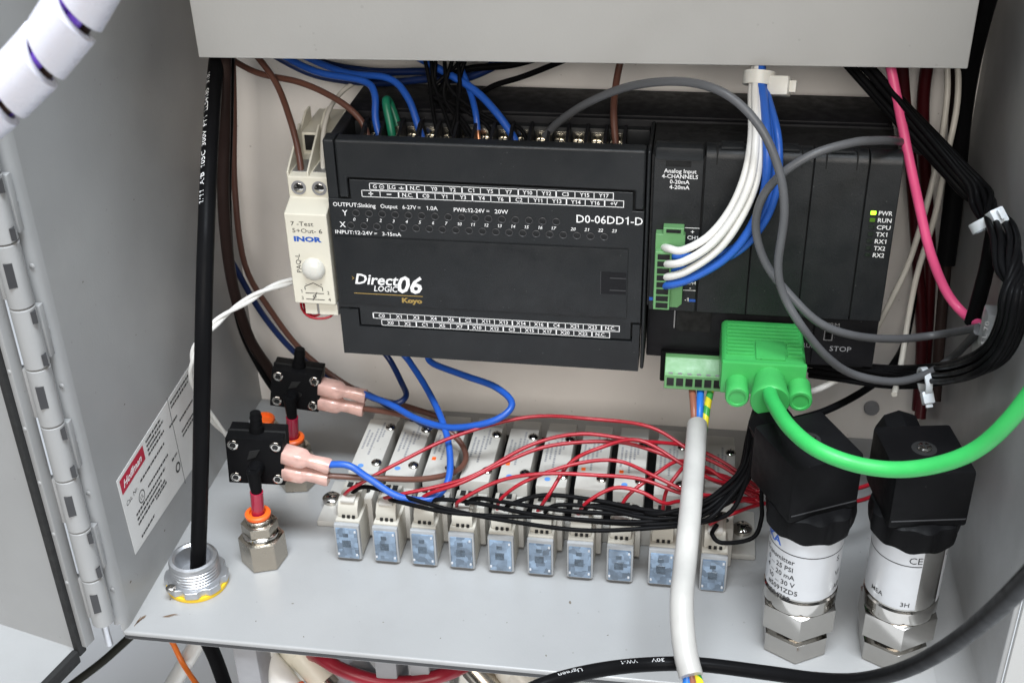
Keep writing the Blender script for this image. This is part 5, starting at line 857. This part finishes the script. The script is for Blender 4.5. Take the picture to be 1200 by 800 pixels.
# ------------------------------------------------------------------ pressure transmitters
def transmitter(x, y, capc, caprot, label, which):
    t = thing('pressure_transmitter', label, 'transmitter', (x, y, ZF), 'pressure transmitters')
    hx_ = lambda r, z0, z1, nm, c=1.0, a0=.1: MB().lathe((x, y, ZF), [(r - c, z0), (r, z0 + c * .6), (r, z1 - c * .6), (r - c, z1)], hexn=6, a0=a0).build(nm, 'steel', t)
    r0 = {0: -.52, 1: -.50}[which]
    hx_(13.4, .05, 9.6, 'lock_nut', .9, r0)
    MB().lathe((x, y, ZF), [(9.5, 9.6), (9.5, 13)], 28).build('thread', 'gap', t)
    hx_(15.2, 12.8, 25.0, 'hex_body', 1.2, r0)
    MB().lathe((x, y, ZF), [(13.6, 25.0), (13.8, 25.8), (13.8, 30.8), (13.2, 31.4), (13.5, 32), (13.5, 62)], 44).build('case', 'steel', t)
    lb = MB(); R0 = 13.62
    def shell(a0, a1, z0, z1, nm):
        n = 24; v = []; f = []
        for i in range(n + 1):
            a = a0 + (a1 - a0) * i / n
            v += [(x + R0 * math.cos(a), y + R0 * math.sin(a), z0), (x + R0 * math.cos(a), y + R0 * math.sin(a), z1)]
        for i in range(n): f.append((2 * i, 2 * i + 2, 2 * i + 3, 2 * i + 1))
        return MB().add(v, f).build(nm, 'foil', t, fix=False)
    zt = ZF + 54.2; g = MB()
    if which == 0:
        lo2 = shell(-PI * 1.2, -.02, ZF + 32.8, ZF + 61, 'maker_label')
        for i, (s, a) in enumerate((('Transmitter', -3.0), ('0 ... 25 PSI', -2.86), ('4 ... 20 mA', -2.86), ('10 ... 30 V', -2.74), ('#5091ZD5', -2.74), ('#094788', -2.74))):
            cyl_text(g, s, (x, y), R0, a, zt - 5.2 - i * 3.55, 2.1, bold=.012)
        for s, dz in (('S', -5.2), ('V/', -12.5), ('A0', -19)): cyl_text(g, s, (x, y), R0, -.66, zt + dz, 2.4, bold=.01)
        bl_ = MB(); cyl_text(bl_, 'WIKA', (x, y), R0, -3.55, zt + 1.0, 3.4, bold=.03, stretch=1.2); bl_.build('blue_logo', 'print_blue', lo2, fix=False)
    else:
        lo2 = shell(-PI * 1.15, -1.35, ZF + 32.8, ZF + 61, 'maker_label'); shell(-.62, .5, ZF + 32.8, ZF + 61, 'maker_label')
        cyl_text(g, 'CE', (x, y), R0, -1.72, zt + .6, 2.9); cyl_text(g, '3H', (x, y), R0, -1.75, ZF + 34.2, 2.0, bold=.01); cyl_text(g, 'MEA', (x, y), R0, -2.66, ZF + 36.0, 2.0, bold=.01); cyl_text(g, 'U', (x, y), R0, -.5, zt, 2.2)
    a0, a1 = (-3.6, -.1) if which == 0 else (-3.6, -1.36)
    for i in range(28):
        a, b = a0 + (a1 - a0) * i / 28, a0 + (a1 - a0) * (i + 1) / 28; rr = R0 + .05
        g.add([(x + rr * math.cos(a), y + rr * math.sin(a), zt - .9), (x + rr * math.cos(b), y + rr * math.sin(b), zt - .9), (x + rr * math.cos(b), y + rr * math.sin(b), zt - .5), (x + rr * math.cos(a), y + rr * math.sin(a), zt - .5)], [(0, 1, 2, 3)])
    g.build('label_print', 'print_black', lo2, fix=False)
    kn_ = []                                    # lobed black ring
    mb = MB(); n = 72; v = []; f = []
    for (dr_, zz) in ((-.8, 60.8), (0, 61.2), (.5, 66), (0, 70.5), (-2.5, 72)):
        for i in range(n):
            a = 2 * PI * i / n; r = 15.5 + dr_ + .9 * math.cos(9 * a); v.append((x + r * math.cos(a), y + r * math.sin(a), ZF + zz + (1.3 * math.cos(9 * a) if zz < 62 else 0)))
    for j in range(4):
        for i in range(n): f.append((j * n + i, j * n + (i + 1) % n, (j + 1) * n + (i + 1) % n, (j + 1) * n + i))
    f += [tuple(range(n - 1, -1, -1)), tuple(4 * n + i for i in range(n))]
    mb.add(v, f).build('union_ring', 'black_plastic', t)
    M = Matrix.Translation((capc[0], capc[1], 0)) @ Matrix.Rotation(caprot, 4, 'Z')
    cb = MB(); cb.M = M; cb.box(-14, 14, -14.6, 14.6, ZF + 70.8, 8.0, 1.3); cp_ = cb.build('connector_cap', 'black_plastic', t)
    b = MB(); b.M = M; b.box(-13.2, 13.2, -14.75, -14.55, ZF + 74, ZF + 74.5); b.build('cap_seam', 'seam', cp_)
    b = MB(); b.M = M; b.lathe((0, 0, 7.95), [(4.4, 0), (4.4, .12), (3.6, .14), (.1, .16)], 24); b.build('screw_recess', 'gap', cp_)
    b = MB(); b.M = M; b.lathe((0, 0, 8.1), [(2.6, 0), (2.6, .6), (2.0, 1.2), (.1, 1.3)], 20); b.build('cap_screw', 'steel', cp_)
    b = MB(); b.M = M; b.box(-1.9, 1.9, -.35, .35, 9.35, 9.46); b.box(-.35, .35, -1.9, 1.9, 9.35, 9.45); b.build('screw_slot', 'gap', cp_)
    g0, g1 = ((0, 14, -4), (0, 33, -1)) if which == 1 else ((0, 14, -3), (-2, 27, 1))
    b = MB(); b.M = M; b.cyl((g0[0], g0[1], g0[2]), (g0[0], g0[1] + 5, g0[2]), 8.6, n=24); b.build('gland_collar', 'black_plastic', t)
    b = MB(); b.M = M @ Matrix.Translation((0, 19, g0[2])) @ Matrix.Rotation(math.radians(8), 4, 'X'); b.lathe((0, 0, 0), [(8.2, 0), (8.6, 1), (8.6, 9), (7.4, 11), (5.0, 11.6)], hexn=8, axis='y'); b.build('gland_nut', 'black_plastic', t)
transmitter(194.0, -67.5, (190.8, -64.5), math.radians(27), 'steel pressure transmitter with black cap turned at an angle, left one', 0)
transmitter(231.2, -67.5, (230.8, -65.4), math.radians(10), 'steel pressure transmitter with black cap facing front, right one', 1)

# ------------------------------------------------------------------ cable ties
def tie(c, ax, r, w_, head, label, m, hs=1.0):
    c, ax = Vector(c), Vector(ax).normalized(); N = ax.orthogonal().normalized(); B = ax.cross(N); t = thing('cable_tie', label, 'cable tie', c)
    mb = MB(); n = 28; v = []; f = []
    for i in range(n):
        d = N * math.cos(2 * PI * i / n) + B * math.sin(2 * PI * i / n)
        for rr, h in ((r, -w_ / 2), (r + 1.2, -w_ / 2), (r + 1.2, w_ / 2), (r, w_ / 2)): v.append(c + d * rr + ax * h)
    for i in range(n):
        j = (i + 1) % n
        for k_ in range(4): f.append((i * 4 + k_, j * 4 + k_, j * 4 + (k_ + 1) % 4, i * 4 + (k_ + 1) % 4))
    mb.add(v, f).build('strap', m, t)
    h = Vector(head); d = (h - c); d = (d - ax * d.dot(ax)).normalized(); e = ax.cross(d); hb = MB(); hb.M = Matrix(((d.x, e.x, ax.x, h.x), (d.y, e.y, ax.y, h.y), (d.z, e.z, ax.z, h.z), (0, 0, 0, 1)))
    hb.box(-4 * hs, 4 * hs, -3.2 * hs, 3.2 * hs, -3.6 * hs, 3.6 * hs, .9 * hs); hb.build('tie_head', m, t)
    hb2 = MB(); hb2.M = hb.M; hb2.box(3.9 * hs, 6.4 * hs, -.7, .7, -2.2 * hs, 2.2 * hs, .3); hb2.build('tie_tail', m, t)
tie((166.8, 20.5, 112.2), (.05, .5, 1), 4.7, 5.0, (174.4, 17, 110.6), 'white cable tie gathering the analog wires at the panel edge', 'tie_white')
tie((249.4, -16, 73.5), (.5, -.55, -.75), 4.8, 3.6, (250.5, -24, 79.4), 'pale cable tie with large head round the black bundle by the right wall', 'tie_grey', .8)
tie((240.5, -3.5, -2.6), (1, .2, .1), 4.6, 2.6, (241.8, -8, -7.5), 'pale cable tie round the black bundle above the right transmitter', 'tie_grey', .62)

# metal lug, shrink sleeve and ground clip at the right wall
lg_ = thing('ground_lug', 'silver ring lug at the end of the pink wire on the right wall', 'lug', (254, -30, 38))
MB().box(251, 256.4, -36, -28, 31, 47, .9).build('lug_barrel', 'lug', lg_)
MB().lathe((252.5, -22, 27.5), [(7.2, 0), (7.4, .6), (7.2, 1.4), (3, 1.4)], 26, 'x').build('lug_ring', 'lug', lg_)
lt_ = MB(); lt_.text('34 L 70', (252.0, -36.1, 32.4), Z_, -X_, 1.6, width=12); lt_.build('lug_stamp', 'print_white', lg_, fix=False)
tag(MB().tube([(252.0, -12, 30), (252.6, -14, 45), (253, -14, 58), (253, -10, 70)], [2.8, 2.8, 2.8, 2.8, 2.9, 2.9, 2.9, 2.9, 2.9, 2.8, 2.8, 2.8, 2.7, 2.7, 2.6, 2.5, 2.3, 2.2, 2.0], n=14).build('shrink_sleeve', 'wire_black'), 'black shrink sleeve over the joined gray cables', 'sleeve')
tag(MB().box(228, 246, 40, 70, 118, 124, 2).build('red_plug', 'wire_redt'), 'dark red plastic piece peeking under the upper panel at right', 'plug')

# ------------------------------------------------------------------ spiral wrap, top left
P = [Vector(p) for p in COIL]; S = spline(P, 24); F = frames(S); Ls = [0.0]
for i in range(1, len(S)): Ls.append(Ls[-1] + (S[i] - S[i - 1]).length)
sw = thing('spiral_wrap', 'white spiral wrap tube around violet wires in the top left foreground', 'cable wrap', P[0])
def path_at(s):
    i = 0
    while i < len(Ls) - 2 and Ls[i + 1] < s: i += 1
    t = min(1, (s - Ls[i]) / (Ls[i + 1] - Ls[i])); return S[i].lerp(S[i + 1], t), F[i]
PITCH, WID, RR = 14.6, 12.6, 6.1
mb = MB(); v = []; f = []; steps = int(Ls[-1] / PITCH * 40)
for k in range(steps):
    ph = 2 * PI * k / 40
    for (ds, rr) in ((0, RR), (.5, RR + .9), (WID - .5, RR + .9), (WID, RR), (WID, RR - .8), (0, RR - .8)):
        p, (T, N, B) = path_at(k / 40 * PITCH + ds); v.append(p + (N * math.cos(ph) - B * math.sin(ph)) * rr)
for k in range(steps - 1):
    for j in range(6): f.append((k * 6 + j, k * 6 + (j + 1) % 6, (k + 1) * 6 + (j + 1) % 6, (k + 1) * 6 + j))
mb.add(v, f).build('spiral_band', 'coil_white', sw, ang=35)
for k, m in enumerate(('violet', 'violet', 'wire_dbrown', 'violet', 'violet')):
    a = 2 * PI * k / 5; pts = [path_at(s_)[0] + (path_at(s_)[1][1] * math.cos(a + s_ * .03) + path_at(s_)[1][2] * math.sin(a + s_ * .03)) * 3.0 for s_ in [Ls[-1] * q / 8 for q in range(9)]]
    MB().tube(pts, 2.0, n=12).build('inner_wire', m, sw, ang=80)

# ------------------------------------------------------------------ things hanging under the box
def under_fitting(x, y, zt, label, collar, body):
    t = thing('hose_fitting', label, 'fitting', (x, y, zt), 'fittings under the enclosure')
    MB().lathe((x, y, zt), [(6, 0), (6.6, -.6), (6.6, -10), (5.4, -11)], hexn=6, a0=.2).build('hex_nut', 'nickel', t)
    MB().lathe((x, y, zt - 11), [(5, 0), (7, -2), (7, -24), (5.6, -26)], 24).build('fitting_body', body, t)
    b = MB(); b.cyl((x, y, zt - 22), (x + 15, y - 9, zt - 32), 6.0, 5.6, 20); b.build('elbow', body, t)
    b = MB(); b.cyl((x + 15, y - 9, zt - 32), (x + 17.4, y - 10.4, zt - 33.6), 6.2, 6.0, 20); b.build('collar', collar, t)
    b = MB(); b.cyl((x + 17.3, y - 10.4, zt - 33.6), (x + 26, y - 16, zt - 42), 4.2, 4.2, 18); b.build('stub_tube', 'wire_white', t)
def bracket(x0, x1, y, z0, label):
    t = thing('solenoid_bracket', label, 'bracket', ((x0 + x1) / 2, y, z0), 'gray brackets under the enclosure')
    MB().box(x0, x1, y - 9, y + 9, z0, ZF - 5.4, .8).build('bracket_block', 'print_grey', t)
    s_ = MB(); s_.lathe((x0 - .2, y - 10, z0 + 16), [(2.6, 0), (2.6, -1.4), (1.4, -2.2), (.1, -2.3)], 16, 'y'); s_.build('bracket_screw', 'steel', t)
bracket(-30, -20, -84, -150, 'gray bracket block under the floor left of the orange collar')
bracket(28, 37, -80, -150, 'gray bracket block under the floor inside the red tube loop')
bracket(42, 50, -78, -150, 'gray bracket block under the floor where the red tube ends')
for (x, y, c, bd, l) in ((-26, -76, 'collar_orange', 'wire_white', 'white elbow fitting with orange collar under the floor'), (-13, -70, 'nickel', 'ivory', 'ivory elbow fitting under the floor beside the red tube'), (10, -72, 'wire_black', 'print_grey', 'gray elbow fitting seen through the red tube loop'), (60, -66, 'wire_white', 'nickel', 'metal elbow fitting right of the red tube'), (80, -68, 'wire_dgreen', 'wire_beige', 'beige elbow fitting with dark green collar under the floor edge')):
    under_fitting(x, y, ZF - 5.3, l, c, bd)
rod = MB(); rod.cyl((-110, -40, -210), (-60, -40, -125), 4, n=16); tag(rod.build('support_rod', 'valve_metal'), 'gray metal rod leaning under the enclosure at left', 'rod')
